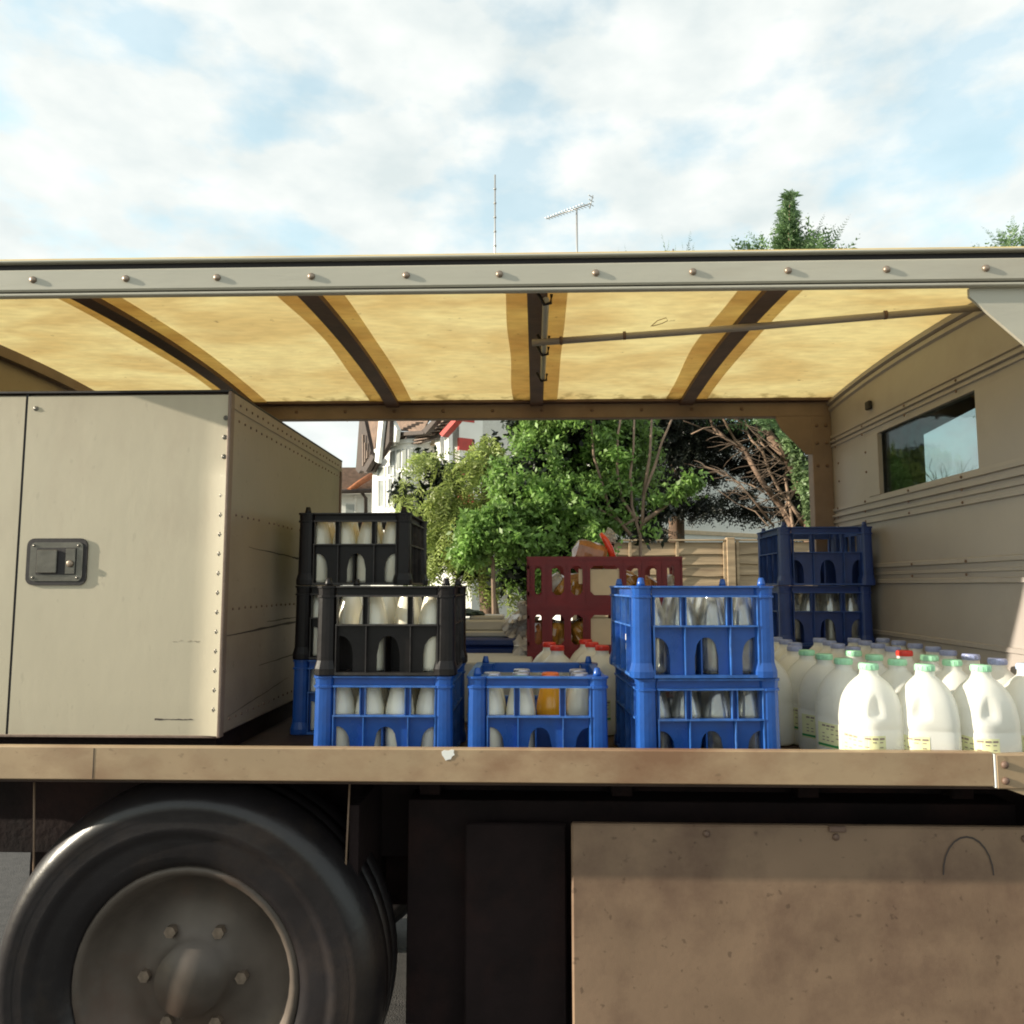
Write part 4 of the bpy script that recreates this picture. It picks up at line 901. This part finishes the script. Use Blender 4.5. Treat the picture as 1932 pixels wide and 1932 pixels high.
# eaves, soffit with rafters, gutter
b = MB(); slab(b, [(760,845),(822,824),(822,838),(770,852)], .15, .1); b.eye('cornice', M['card'], hA)
b = MB(); slab(b, [(752,820),(800,816),(824,788),(850,788),(824,826),(762,845),(742,874),(722,872)], .45, .08); b.eye('soffit', M['dark_timber'], hA)
for i in range(13):
    f = i/12
    if f < .5: x0 = 733+f*2*22; y0 = 868-f*2*32; x1 = x0+24; y1 = y0+2-f*4
    else: g_ = (f-.5)*2; x0 = 762+g_*60; y0 = 838-g_*42; x1 = x0+34; y1 = y0-6
    b = MB(); slab(b, [(x0, y0), (x1, y1), (x1, y1+2.0), (x0, y0+2.4)], .53, .07); b.eye('rafter', M['backrail'], hA)
b = MB(); slab(b, [(716,862),(754,814),(760,820),(722,868)], .75, .12); slab(b, [(754,815),(799,812),(799,819),(756,822)], .75, .12); slab(b, [(795,812),(820,788),(828,788),(802,819)], .75, .12); b.eye('gutter', M['dark_timber'], hA)
# roofs made of tile courses
def courses(b, poly, t, n, back=.9, th=.03):
    """tile courses between the top and bottom edge of a quad TL,TR,BR,BL; each course steps back"""
    TL, TR, BR, BL = poly
    for i in range(n):
        f0, f1 = i/n, (i+1.08)/n; L_ = lambda f: (TL[0]+(BL[0]-TL[0])*f, TL[1]+(BL[1]-TL[1])*f); R_ = lambda f: (TR[0]+(BR[0]-TR[0])*f, TR[1]+(BR[1]-TR[1])*f)
        slab(b, [L_(f0), R_(f0), R_(f1), L_(f1)], t-back*(1-f0), th+.02*((i*7) % 3)/3)
b = MB(); courses(b, [(732,776),(816,776),(798,813),(746,813)], .7, 11); b.eye('roof_tiles', M['brown_tile'], hA, kind='stuff')
b = MB(); courses(b, [(683,776),(718,776),(708,858),(702,856)], .5, 17, .1); b.eye('roof_tiles', M['brown_tile'], hA, kind='stuff')
b = MB(); slab(b, [(716,776),(725,776),(714,874),(707,870)], 1.1, .08); b.eye('bargeboard', M['white_paint'], hA)
b = MB(); slab(b, [(724,776),(736,776),(734,834),(719,862),(714,868)], 1.0, .1); b.eye('gable_boarding', M['dark_timber'], hA)
b = MB(); slab(b, [(735,784),(749,810),(746,834),(733,834)], .9, .1); b.eye('gable_wall', M['white_wall'], hA)
b = MB(); slab(b, [(679,776),(684,776),(701,858),(684,884),(676,893),(671,886)], .9, .1); b.eye('gable_boarding', M['dark_timber'], hA)
for k in range(3): b = MB(); slab(b, [(683+k*4,820+k*15),(684.2+k*4,820+k*15),(685+k*3.6,878-k*7),(683.4+k*3.6,880-k*7)], 1.0, .06); b.eye('board', M['backrail'], hA)
b = MB(); slab(b, [(681,888),(700,857),(706,862),(690,890)], 1.05, .12); slab(b, [(686,893),(702,863),(712,872),(702,890)], .9, .1); b.eye('gutter', M['dark_timber'], hA)
b = MB(); slab(b, [(698,776),(716,776),(712,876),(702,880),(700,862)], -.3, .3); slab(b, [(684,776),(700,776),(702,862)], -.2, .3); b.eye('gable_back', M['brown_tile'], hA)
# low brown-roofed house further back
hC = empty('brown_roofed_house', (-6, 26, -H), label='distant low house with brown tiled hipped roof and black drainpipe', cat='house')
def wbox(b, px0, px1, py0, py1, Y, th):
    a, c = at(px0, py1, Y), at(px1, py0, Y); b.box(a.x, c.x, Y, Y+th, a.z, c.z)
b = MB(); wbox(b, 560, 712, 925, 1130, 25, 4); b.eye('wall', M['white_wall'], hC)
b = MB()
for i in range(14):
    f = i/14; a = at(560, 929-46*f-4, 24.6+f*2.5); c = at(712, 929-46*f, 24.6+f*2.5); b.box(a.x+f*.25, c.x, 24.6+f*2.5, 24.75+f*2.5, c.z, a.z)
b.eye('roof_tiles', M['brown_tile'], hC, kind='stuff')
b = MB(); b.tube([at(659,926,24.4), at(676,913,24.8), at(701,897,25.2)], .10, 8); b.eye('hip_tiles', M['orange_tile'], hC)
b = MB(); b.tube([at(560,929,24.4), at(712,926,24.4)], .07, 8); b.eye('gutter', M['dark_timber'], hC)
b = MB(); b.tube([at(683,929,24.5), at(690,940,24.7), at(691,1000,24.8)], .06, 8); b.eye('drainpipe', M['dark_timber'], hC)
b = MB(); wbox(b, 652, 668, 950, 975, 24.95, .1); w = b.eye('window', M['house_glass'], hC)
b = MB(); wbox(b, 668.5, 670.5, 935, 975, 24.9, .1); b.eye('corner_strip', M['white_paint'], hC)
# near house with red quoins, gable end towards the camera, mast and aerial on its chimney
hB = empty('quoined_house', (-.5, 19, -H), label='pale house corner with red painted quoins and a red sloping beam, behind the conifer', cat='house')
EN = Vector((.55, -.835, 0)).normalized(); EX = Vector((.835, .55, 0)).normalized()
def ebox(b, u0, u1, d0, d1, z0, z1):
    P = [FC+EX*u+EN*d+Vector((0,0,z)) for z in (z0, z1) for u, d in ((u0,d1),(u1,d1),(u1,d0),(u0,d0))]
    return b.add(P, [(3,2,1,0),(4,5,6,7),(0,1,5,4),(1,2,6,5),(2,3,7,6),(3,0,4,7)])
b = MB(); ebox(b, 0, 8, -.3, 0, -H, 4.9); b.eye('end_wall', M['shade_wall'], hB)
b = MB(); P = [FC+EX*u+EN*d+Vector((0,0,z)) for d in (0, -.3) for u, z in ((-.1,4.9),(8.1,4.9),(4,6.9))]; b.add(P, [(0,1,2),(5,4,3),(0,3,4,1),(1,4,5,2),(2,5,3,0)]); b.eye('gable_wall', M['shade_wall'], hB)
b = MB(); fbox(b, -.02, .36, -.6, .0, -H, 4.9); b.eye('corner_wall', M['white_wall'], hB)
for y0, y1 in ((774,798),(829,852),(881,904),(932,955),(984,1007),(1036,1060),(1096,1117),(1141,1165)):
    z0, z1 = at(878, y1, 17.2).z, at(878, y0, 17.2).z
    b = MB(); ebox(b, -.012, .38, -.05, .03, z0, z1); b.eye('quoin', M['red_paint'], hB)
b = MB(); slab(b, [(829,818),(860,784),(862,792),(834,824)], .6, .15); b.eye('sloping_beam', M['red_paint'], hB)
b = MB(); slab(b, [(820,828),(830,824),(834,960),(826,960)], .3, .1); slab(b, [(838,824),(846,818),(848,960),(842,960)], .34, .1); b.eye('porch_post', M['white_paint'], hB)
for sgn in (0, 1):
    b = MB(); u0, u1 = (-.5, 4) if sgn == 0 else (8.5, 4)
    P = [FC+EX*u+EN*d+Vector((0,0,z)) for d in (.4, -6) for u, z in ((u0,4.7),(u1,7.0),(u1,7.12),(u0,4.82))]
    b.add(P, [(0,1,2,3),(7,6,5,4),(0,4,5,1),(1,5,6,2),(2,6,7,3),(3,7,4,0)]); b.eye('roof', M['brown_tile'], hB)
m0, m1 = at(934, 600, 18.0), at(934, 330, 18.0)
b = MB(); b.tube([m0, m1], .022, 6)
for k in range(9): b.lathe([(.034,-.02),(.034,.02)], c=tuple(m0.lerp(m1, .1+k*.1)), n=6)
b.eye('radio_mast', M['aerial'], label='thin vertical radio mast rising above the truck roof', cat='mast')
ae = empty('tv_aerial', at(1089, 600, 18.0), label='roof television aerial with slanting boom against the clouds', cat='aerial')
b = MB(); b.tube([at(1090,600,18), at(1088,394,18)], .025, 6); b.eye('pole', M['aerial'], ae)
q0, q1 = at(1031,413,18.6), at(1114,384,17.4)
b = MB(); b.tube([q0, q1], .014, 5); b.eye('boom', M['aerial'], ae)
for k in range(14):
    q = q0.lerp(q1, .03+k*.067); b = MB(); hl = .10+.06*k/14; d = Vector((.6,.75,.12)).normalized()*hl; b.tube([q-d, q+d], .009, 4); b.eye('element', M['aerial'], ae)
b = MB(); q = q1
for k in range(3): b.tube([q+Vector((-.05,-.1,.16-.1*k)), q+Vector((.08,.12,.20-.1*k))], .012, 4)
b.tube([q+Vector((-.02,0,-.12)), q+Vector((.06,0,.2))], .012, 4); b.eye('reflector', M['aerial'], ae)
# pale building behind the dark cypress, and a sunlit garden wall by the trunk
bl = empty('pale_garage', (3.5, 14.5, -H), label='low pale rendered building seen through gaps in the dark cypress', cat='building')
a, c = at(1175, 1105, 14), at(1560, 1105, 12.2)
def vwall(b, a, c, z0, z1, th=.2):
    d = (c-a).normalized(); n = Vector((d.y, -d.x, 0)); P = [Vector((p.x, p.y, z))+n*o for z in (z0, z1) for p, o in ((a,0),(c,0),(c,-th),(a,-th))]
    return b.add(P, [(3,2,1,0),(4,5,6,7),(0,1,5,4),(1,2,6,5),(2,3,7,6),(3,0,4,7)])
a2, c2 = at(1150, 1105, 13), at(1580, 1105, 16.5); a2.z = c2.z = 0
b = MB(); vwall(b, a2, c2, -H, 2.7, 3); b.eye('wall', M['white_wall'], bl)
b = MB(); vwall(b, a2+Vector((-.02,-.05,0)), c2+Vector((-.02,-.05,0)), .93, 1.0, .1); b.eye('wall_band', M['card'], bl)
a3, c3 = at(890, 1105, 8.2), at(992, 1105, 9.4); a3.z = c3.z = 0
b = MB(); vwall(b, a3, c3, -H, .06, .2); b.eye('garden_wall', M['white_wall'], label='low sunlit white garden wall behind the conifer trunk', cat='wall')
# ------------------------------------------------------------------ fence
fen = empty('lapped_fence', (2.3, 8.5, -H), label='weathered overlapping-board garden fence panels behind the right blue crates', cat='fence')
FY = 8.5; ft = .505; FX0, FX1 = .55, 4.4; posts = [.45, 2.13, 3.95, 5.7]
rr = random.Random(4)
for x in posts:
    b = MB(); b.box(x-.045, x+.045, FY-.04, FY+.05, -H, ft+.02, .006); b.eye('fence_post', M['fence'], fen)
for i in range(3):
    xa, xb = posts[i]+.05, posts[i+1]-.05; nn = 15
    for k in range(nn):
        z1 = ft-.03-k*.115; b = MB(); m = 8; vs = []
        ph = rr.uniform(0, 6); lean = rr.uniform(-.012, .012)
        for j in range(m+1):
            f = j/m; x = xa+(xb-xa)*f; lo = z1-.135+.012*math.sin(ph+f*7)+lean*(f-.5)+rr.uniform(-.004,.004)
            vs += [(x, FY-.002, lo), (x, FY+.022, z1), (x, FY+.010, lo), (x, FY+.030, z1)]
        fs = []
        for j in range(m): a = 4*j; fs += [(a, a+4, a+5, a+1), (a+2, a+3, a+7, a+6), (a, a+2, a+6, a+4), (a+1, a+5, a+7, a+3)]
        b.add(vs, fs); b.eye('slat', M['fence'], fen)
    for x in [xa+.01+(xb-xa-.04)*j/3 for j in range(4)]:
        b = MB(); b.box(x, x+.032, FY-.022, FY-.004, -H+.05, ft-.02, .003); b.eye('batten', M['fence'], fen)
    b = MB(); b.box(xa, xb, FY-.03, FY+.03, ft-.018, ft, .003); b.eye('capping', M['fence'], fen)
# ------------------------------------------------------------------ foliage
class Leaves:
    def __init__(s): s.q = []
    def quads(s, P, U, V):                     # centres, half vectors along and across: rhombs, slightly folded
        s.q.append(np.stack([P-U, P+V*1.0-U*.1, P+U, P-V-U*.1], 1))
    def obj(s, name, m, parent, **t):
        Q = np.concatenate(s.q).astype(np.float32); n = len(Q); base = np.array(WL[parent.name]) if parent else np.zeros(3)
        V = Q.reshape(-1, 3)+np.array([0, 0, H])-base
        me = bpy.data.meshes.new(name); me.vertices.add(4*n); me.vertices.foreach_set('co', V.ravel()); me.loops.add(4*n); me.loops.foreach_set('vertex_index', np.arange(4*n, dtype=np.int32))
        me.polygons.add(n); me.polygons.foreach_set('loop_start', np.arange(0, 4*n, 4, dtype=np.int32)); me.polygons.foreach_set('loop_total', np.full(n, 4, dtype=np.int32)); me.update(calc_edges=True)
        me.materials.append(m); o = bpy.data.objects.new(name, me); C.objects.link(o)
        if parent: o.parent = parent
        WL[o.name] = Vector(base); return tag(o, **t)
def unit(a): return a/np.maximum(1e-9, np.linalg.norm(a, axis=-1, keepdims=True))
def blobpts(blobs, n, shell=.55):
    """points in ellipsoids given by picture centre, picture radii, distance, depth radius, weight"""
    w = np.array([bl_[6] if len(bl_) > 6 else bl_[2]*bl_[3] for bl_ in blobs], float); w /= w.sum(); out = []; nr = []
    for bl_, k in zip(blobs, (w*n).astype(int)+1):
        c = np.array(at(bl_[0], bl_[1], bl_[4])); s = bl_[4]/FPX; R = np.array([bl_[2]*s, bl_[5], bl_[3]*s])
        d = unit(RNG.normal(size=(k, 3))); r = (shell+(1-shell)*RNG.random((k, 1)))
        out.append(c+d*R*r); nr.append(d)
    return np.concatenate(out), np.concatenate(nr)
from mathutils import noise as mnoise
def gaps(P, Nn, sc, thr):
    keep = np.array([mnoise.noise(Vector((float(p[0]), float(p[1]), float(p[2])))*sc) > thr for p in P]); return P[keep], Nn[keep]
def broad(lv, blobs, n, per, size, spread, shell=.6, gap=None):
    P, Nn = blobpts(blobs, n, shell)
    if gap: P, Nn = gaps(P, Nn, *gap)
    k = len(P)
    c = np.repeat(P, per, 0)+RNG.normal(size=(k*per, 3))*spread
    d = unit(np.repeat(Nn, per, 0)*.5+RNG.normal(size=(k*per, 3))+np.array([0, 0, -.25])); nn = unit(RNG.normal(size=(k*per, 3))+np.array([-.5, -.6, .9]))
    v = unit(np.cross(d, nn)); L_ = size*(.6+.7*RNG.random((k*per, 1))); lv.quads(c, d*L_*.5, v*L_*.24)
def fern(lv, B, T, width, n=14, droop=.0, m=4, leaf=.4):
    """flat feathery spray from B to T"""
    B, T = np.array(B, float), np.array(T, float); ax = T-B; Ln = np.linalg.norm(ax); d = ax/Ln
    side = unit(np.cross(d, unit(RNG.normal(size=3)+np.array([0,-1.2,.3])))) ; up = np.cross(side, d)
    t = np.repeat(np.linspace(.04, 1, n), 2); sg = np.tile([1, -1], n); C_ = B+ax*t[:, None]+np.array([0, 0, -droop])*(t**2)[:, None]
    wl = width*(1-t)**.75*(.45+.9*RNG.random(2*n))+width*.08
    dr = unit(d*.75+side*sg[:, None]*.9+up*RNG.normal(size=(2*n, 1))*.25)+np.array([0,0,-droop*1.5])
    for j in range(m):
        f = (j+.5)/m; P = C_+dr*(wl*f)[:, None]; wob = unit(dr+side*(RNG.normal(size=(2*n, 1))*.35)+RNG.normal(size=(2*n, 3))*.18)
        nrm = unit(up+RNG.normal(size=(2*n, 3))*.5); v = np.cross(wob, nrm); l_ = (wl/m)[:, None]
        lv.quads(P, wob*l_*.95, v*np.minimum(l_*leaf, width*.12))
def tree(name, loc, **t): return empty(name, loc, **t)
# weeping yellow-green conifer
tY = tree('weeping_conifer', (at(915,1105,6.6).x, 6.6, -H), label='yellow-green conifer with drooping sprays left of the bright shrub', cat='tree')
p = [at(932,1400,6.6), at(926,1175,6.6), at(920,1120,6.6), at(912,1020,6.6), at(918,850,6.65)]; p[0].z = -H
b = MB(); b.tube(p, [.12,.085,.075,.06,.015], 12); b.eye('trunk', M['bark'], tY)
YB_ = [(905,880,48,45,6.5,.25),(925,985,38,95,6.6,.3),(840,905,62,38,6.4,.25),(800,950,50,45,6.4,.25),(850,985,55,60,6.5,.35),(815,1040,28,75,6.5,.25),(760,930,22,38,6.6,.15),(880,1060,60,52,6.5,.3),(925,850,14,40,6.5,.1),(960,1080,30,50,6.45,.2),(805,870,28,22,6.5,.15)]
lv = Leaves(); P, Nn = blobpts(YB_, 1300, .6); P, Nn = gaps(P, Nn, 5.0, -.02)
for q, nv in zip(P, Nn):
    Ls = RNG.uniform(.16, .34); d = np.array([nv[0]*.45, nv[1]*.6-.1, -.6+RNG.normal()*.3]); d /= np.linalg.norm(d); fern(lv, q, q+d*Ls, Ls*.28, 10, .05, 3, .55)
lv.obj('crown', M['leaf_yellow'], tY)
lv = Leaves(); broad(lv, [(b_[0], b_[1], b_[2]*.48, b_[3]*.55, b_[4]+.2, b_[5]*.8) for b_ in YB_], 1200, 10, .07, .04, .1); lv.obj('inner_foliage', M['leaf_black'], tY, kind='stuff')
# bright shrub, with its low skirt
tS = tree('bright_shrub', (at(1195,1105,5.9).x, 5.9, -H), label='tall bright green leafy shrub with thin pinkish stems in the middle', cat='shrub')
SB = [(1015,880,62,75,5.9,.4),(960,905,35,45,5.8,.25),(1090,800,90,70,6.0,.4),(1000,940,70,55,5.7,.35),(1060,960,85,70,5.8,.4),(1090,1030,70,60,5.7,.35),(1010,1040,55,60,5.6,.3),(1150,860,50,80,6.0,.3),(1160,950,45,60,5.9,.25),(960,1080,35,30,5.6,.2),(1200,820,30,45,6.1,.2),(1240,960,28,16,5.8,.12),(1215,1000,25,14,5.8,.1),(985,800,40,30,6.0,.2),(1060,720,150,60,6.1,.5),(1035,1105,55,40,5.8,.25),(1100,1090,60,40,5.8,.25)]
lv = Leaves(); broad(lv, SB, 2500, 26, .048, .034, .72, (4.6, .02)); lv.obj('crown', M['leaf_bright'], tS)
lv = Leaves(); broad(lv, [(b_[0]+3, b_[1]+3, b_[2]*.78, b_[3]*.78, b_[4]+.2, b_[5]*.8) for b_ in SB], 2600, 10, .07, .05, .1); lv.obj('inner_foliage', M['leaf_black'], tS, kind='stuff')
lv = Leaves(); broad(lv, [(1180,800,70,40,6.2,.3),(1200,880,50,80,6.2,.3),(1140,920,70,90,6.3,.3),(1050,900,120,100,6.5,.4)], 900, 12, .05, .05, .3); lv.obj('inner_crown', M['leaf_mid'], tS)
lv = Leaves(); broad(lv, [(1313,905,24,12,5.7,.08),(1292,925,26,13,5.7,.08),(1270,935,20,8,5.7,.06),(1246,945,16,8,5.7,.06)], 36, 14, .055, .03, .3); lv.obj('sprig_leaves', M['leaf_bright'], tS)
stems = [[(1210,1300),(1208,1012),(1192,955),(1189,896),(1195,851),(1197,770)],[(1203,985),(1174,943),(1165,896),(1165,822),(1175,770)],[(1210,1000),(1215,931),(1236,878),(1248,836),(1272,780)],[(1208,1000),(1219,979),(1272,943),(1320,905)],[(1190,1010),(1150,960),(1120,860),(1115,780)],[(1205,975),(1180,990),(1130,960)],[(1214,935),(1226,860),(1230,780)],[(1215,985),(1262,950),(1290,925)]]
for s_ in stems:
    P = [at(x, y, 5.75) for x, y in s_]; 
    if s_[0][1] > 1200: P[0].z = -H
    b = MB(); b.tube(P, [.014*(1-.6*i/len(P)) for i in range(len(P))], 7); b.eye('stem', M['bark_pale'], tS)
tL = tree('low_bush', (at(900,1105,5.4).x, 5.4, -H), label='low fresh green bush in front of the weeping conifer', cat='shrub')
lv = Leaves(); broad(lv, [(905,1010,45,32,5.4,.2),(885,1045,32,25,5.4,.2),(960,1020,40,35,5.4,.2),(945,975,30,25,5.5,.2),(900,985,25,16,5.4,.1)], 520, 14, .05, .03, .5); lv.obj('crown', M['leaf_bright'], tL)
b = MB(); b.tube([at(940,1500,5.4), at(930,1060,5.4), at(915,1010,5.4)], [.02,.015,.008], 7); b.eye('stem', M['bark_pale'], tL)
# leaning cypress: bare branches, ivy, black interior, feathery top above the truck roof
tK = tree('leaning_cypress', (at(1528,1105,9.9).x, 9.9, -H), label='big dark cypress with bare leaning branches and ivy, its tip above the truck roof', cat='tree')
KD = 9.9
br = [([(1530,1500),(1528,996),(1525,949),(1509,905),(1487,868),(1468,843),(1446,813),(1440,760)],.075,.05),
 ([(1493,1400),(1493,993),(1475,957),(1456,935),(1437,907),(1417,874),(1406,849),(1381,835),(1362,821),(1346,807),(1334,770)],.045,.018),
 ([(1407,849),(1387,830),(1375,810),(1362,785),(1355,760)],.022,.012),
 ([(1518,996),(1496,957),(1471,926),(1451,887),(1439,852),(1418,830),(1403,801),(1371,775)],.026,.012),
 ([(1498,1100),(1496,993),(1487,933),(1482,905),(1485,877),(1461,860),(1437,837),(1426,801),(1420,770)],.022,.013),
 ([(1460,993),(1421,943),(1393,910),(1362,890),(1330,880)],.014,.006),([(1443,929),(1417,915),(1398,910),(1370,905)],.011,.006),
 ([(1362,821),(1350,818),(1318,805),(1290,794)],.012,.006),([(1304,819),(1328,808),(1353,804),(1387,800),(1425,806)],.009,.007),
 ([(1450,993),(1425,965),(1390,950),(1355,925)],.009,.004),([(1510,905),(1480,960),(1500,996)],.02,.015),([(1487,868),(1455,840),(1440,800)],.028,.02),
 ([(1525,949),(1505,930),(1490,890),(1470,850)],.014,.01),([(1437,907),(1430,880),(1435,850),(1428,820)],.009,.006)]
for P, r0, r1 in br:
    Q = [at(x, y, KD+.15*math.sin(i*1.7+P[0][0])) for i, (x, y) in enumerate(P)]
    if P[0][1] >= 1400: Q[0].z = -H
    b = MB(); b.tube(Q, [r0+(r1-r0)*i/(len(Q)-1) for i in range(len(Q))], 9); b.eye('trunk' if r0 > .07 else 'branch', M['bark'] if r0 > .04 else M['bark_pale'], tK)
rr = random.Random(9); b = MB()
for k in range(110):
    P = br[rr.choice([1,3,4,5,1,3,11,12,0])][0]; i = rr.randrange(1, len(P)-1); f = rr.random(); x = P[i][0]+(P[i+1][0]-P[i][0])*f; y = P[i][1]+(P[i+1][1]-P[i][1])*f
    if y > 1000: continue
    ang = rr.uniform(2.3, 4.0); L_ = rr.uniform(18, 75); D = KD+rr.uniform(-.35, .2)
    pts = [at(x, y, D)]
    for j in range(4): x += math.cos(ang)*L_/4; y += math.sin(ang)*L_/4*.8; ang += rr.uniform(-.25, .25); pts.append(at(x, y, D+.04*j))
    b.tube(pts, [.0075,.006,.005,.004,.002], 4, cap=False)
b.eye('twigs', M['bark_twig'], tK, kind='stuff')
lv = Leaves()
KB = [(1290,840,95,45,KD+.6,.4),(1385,815,75,40,KD+.6,.4),(1250,905,55,48,KD+.5,.4),(1325,893,45,20,KD+.7,.3),(1300,950,75,24,KD+.5,.3),(1425,960,70,12,KD+.6,.2),(1395,930,34,12,KD+.6,.2),(1450,880,45,45,KD+.8,.3),(1505,905,26,85,KD+.6,.3),(1385,872,42,18,KD+.7,.2),(1230,1000,40,20,KD+.2,.2),(1480,820,50,45,KD+.7,.4),(1240,780,130,50,KD+.5,.6),(1520,780,60,70,KD+.6,.6),(1520,960,25,60,KD+.6,.2)]
P, Nn = blobpts(KB, 4200, .1)
for q, nv in zip(P, Nn):
    Ls = RNG.uniform(.14, .34); d = np.array([nv[0]*.8-.35, nv[1]*.5, -.35+RNG.normal()*.3]); d /= np.linalg.norm(d); fern(lv, q, q+d*Ls, Ls*.32, 7, .02, 2, .7)
lv.obj('shaded_crown', M['leaf_painted_shade'], tK)
lv = Leaves()
def leyland(lv, tx, ty, by, wb, D, n, seed=0):
    """feathery leader from picture row by up to the tip (tx,ty), half width wb at the base"""
    for i in range(n):
        f = i/n; y = by+(ty-by)*f; w = wb*(1-f)**.8*(.65+.5*RNG.random())+3; s_ = 1 if i % 2 else -1; dd = RNG.uniform(-.5, .5)
        B = at(tx+s_*w*.05, y+8, D+dd*.3); T = at(tx+s_*w*RNG.uniform(.5, 1.05), y-w*RNG.uniform(.15, .55)-3, D+dd)
        Ln = (T-B).length; fern(lv, B, T, Ln*.30+.03, 12, .01, 3, .5)
    fern(lv, at(tx, by, D), at(tx+1, ty, D), .06, 22, 0, 3)
leyland(lv, 1489, 360, 520, 52, 9.8, 90); leyland(lv, 1489, 400, 520, 40, 9.9, 50)
for (bx, by, tx, ty) in ((1545,490,1604,405),(1540,485,1578,420),(1525,480,1556,402),(1520,480,1545,428),(1555,490,1590,432),(1440,480,1412,436),(1420,480,1395,455),(1400,490,1376,460)):
    B, T = at(bx, by, 9.7), at(tx, ty, 9.6); fern(lv, B, T, .10, 18, 0, 3, .45)
for (x, y, rx, ry) in ((1465,800,40,16),(1475,812,26,10),(1440,790,25,12)):
    for _ in range(26):
        q = np.array(at(x+RNG.uniform(-rx, rx), y+RNG.uniform(-ry, ry), 9.0)); fern(lv, q, q+np.array([RNG.uniform(.05,.2), -.05, RNG.uniform(-.1,.05)]), .05, 9, .02, 3, .5)
P, Nn = blobpts([(1489,600,120,130,10.0,.9),(1500,720,190,100,10.0,1.1)], 900, .7)
for q, nv in zip(P, Nn):
    Ls = RNG.uniform(.25, .5); d = nv*.8+np.array([0, 0, .5]); d /= np.linalg.norm(d); fern(lv, q, q+d*Ls, Ls*.3, 8, .0, 2, .7)
lv.obj('crown', M['leaf_ley'], tK)
b = MB(); b.tube([at(1440,765,KD), at(1470,600,9.9), at(1489,470,9.8), at(1490,375,9.8)], [.05,.04,.02,.005], 8); b.eye('leader', M['bark'], tK)
lv = Leaves()
for k in range(15):
    f = k/14; x = 1478+(1530-1478)*f; y = 815+(985-815)*f; broad(lv, [(x+10, y, 17+6*math.sin(k), 12, 9.6, .1)], 30, 8, .055, .025, .3)
broad(lv, [(1528,930,16,70,9.5,.1)], 140, 8, .055, .03, .3)
lv.obj('ivy', M['leaf_ivy'], tK)
# two more cypresses whose tips clear the roof
tM = tree('cypress', (at(1275,1105,11).x, 11, -H), label='cypress behind the shrub, only two feathery tips showing over the truck roof', cat='tree')
lv = Leaves()
for (bx, by, tx, ty, w) in ((1262,500,1248,438,.10),(1256,500,1262,452,.07),(1270,500,1275,458,.06),(1296,500,1303,434,.07),(1292,500,1286,452,.05),(1300,500,1310,455,.05),(1185,500,1178,458,.04),(1170,500,1166,466,.03)):
    fern(lv, at(bx, by, 10.9), at(tx, ty, 10.9), w, 16, 0, 3, .45)
P, Nn = blobpts([(1275,640,80,110,11.2,.7),(1220,760,110,90,11.3,.9)], 420, .6)
for q, nv in zip(P, Nn): Ls = RNG.uniform(.25, .5); d = nv*.8+np.array([0,0,.5]); d /= np.linalg.norm(d); fern(lv, q, q+d*Ls, Ls*.3, 8, 0, 2, .7)
lv.obj('crown', M['leaf_ley'], tM)
b = MB(); b.tube([at(1275,1105,11.2)+Vector((0,0,-H)), at(1275,700,11.2), at(1270,470,10.95)], [.14,.09,.01], 9); b.eye('trunk', M['bark'], tM)
tN = tree('cypress', (at(1880,1105,9.5).x, 9.5, -H), label='cypress at the far right, arching sprays showing over the truck roof', cat='tree')
lv = Leaves()
for (bx, by, tx, ty, w) in ((1900,470,1850,420,.07),(1890,480,1866,440,.05),(1905,465,1880,425,.08),(1860,490,1842,452,.05),(1915,470,1910,400,.1),(1925,470,1935,410,.1),(1890,485,1870,455,.06)):
    fern(lv, at(bx, by, 9.5), at(tx, ty, 9.5), w, 18, .04, 3, .45)
P, Nn = blobpts([(1930,620,90,150,9.9,.7)], 300, .6)
for q, nv in zip(P, Nn): Ls = RNG.uniform(.25, .5); d = nv*.8+np.array([0,0,.5]); d /= np.linalg.norm(d); fern(lv, q, q+d*Ls, Ls*.3, 8, 0, 2, .7)
lv.obj('crown', M['leaf_ley'], tN)
b = MB(); b.tube([at(1930,1105,9.9)+Vector((0,0,-H)), at(1930,700,9.9), at(1925,480,9.6)], [.12,.08,.01], 9); b.eye('trunk', M['bark'], tN)
# bare tree seen through the cab window
tB = tree('bare_tree', (at(1815,1105,24).x, 24, -H), label='small leafless tree seen through the tinted cab window', cat='tree')
b = MB(); rr = random.Random(3)
def grow(p, d, L_, r, k):
    q = p+d*L_; b.tube([p, p.lerp(q,.5)+Vector((rr.uniform(-.05,.05)*L_,0,0)), q], [r, r*.85, r*.7], 5, cap=False)
    if k:
        for _ in range(3): e = (d+Vector((rr.uniform(-.7,.7), rr.uniform(-.4,.4), rr.uniform(-.1,.4)))).normalized(); grow(p.lerp(q, rr.uniform(.5, 1)), e, L_*rr.uniform(.55,.8), r*.6, k-1)
base = at(1815, 1105, 24); base.z = -H; grow(base, Vector((0,0,1)), 2.2, .05, 5); b.eye('branches', M['bark_dark'], tB)
print('objects', len(bpy.data.objects), 'tris', sum(len(p.vertices)-2 for me in bpy.data.meshes for p in me.polygons))
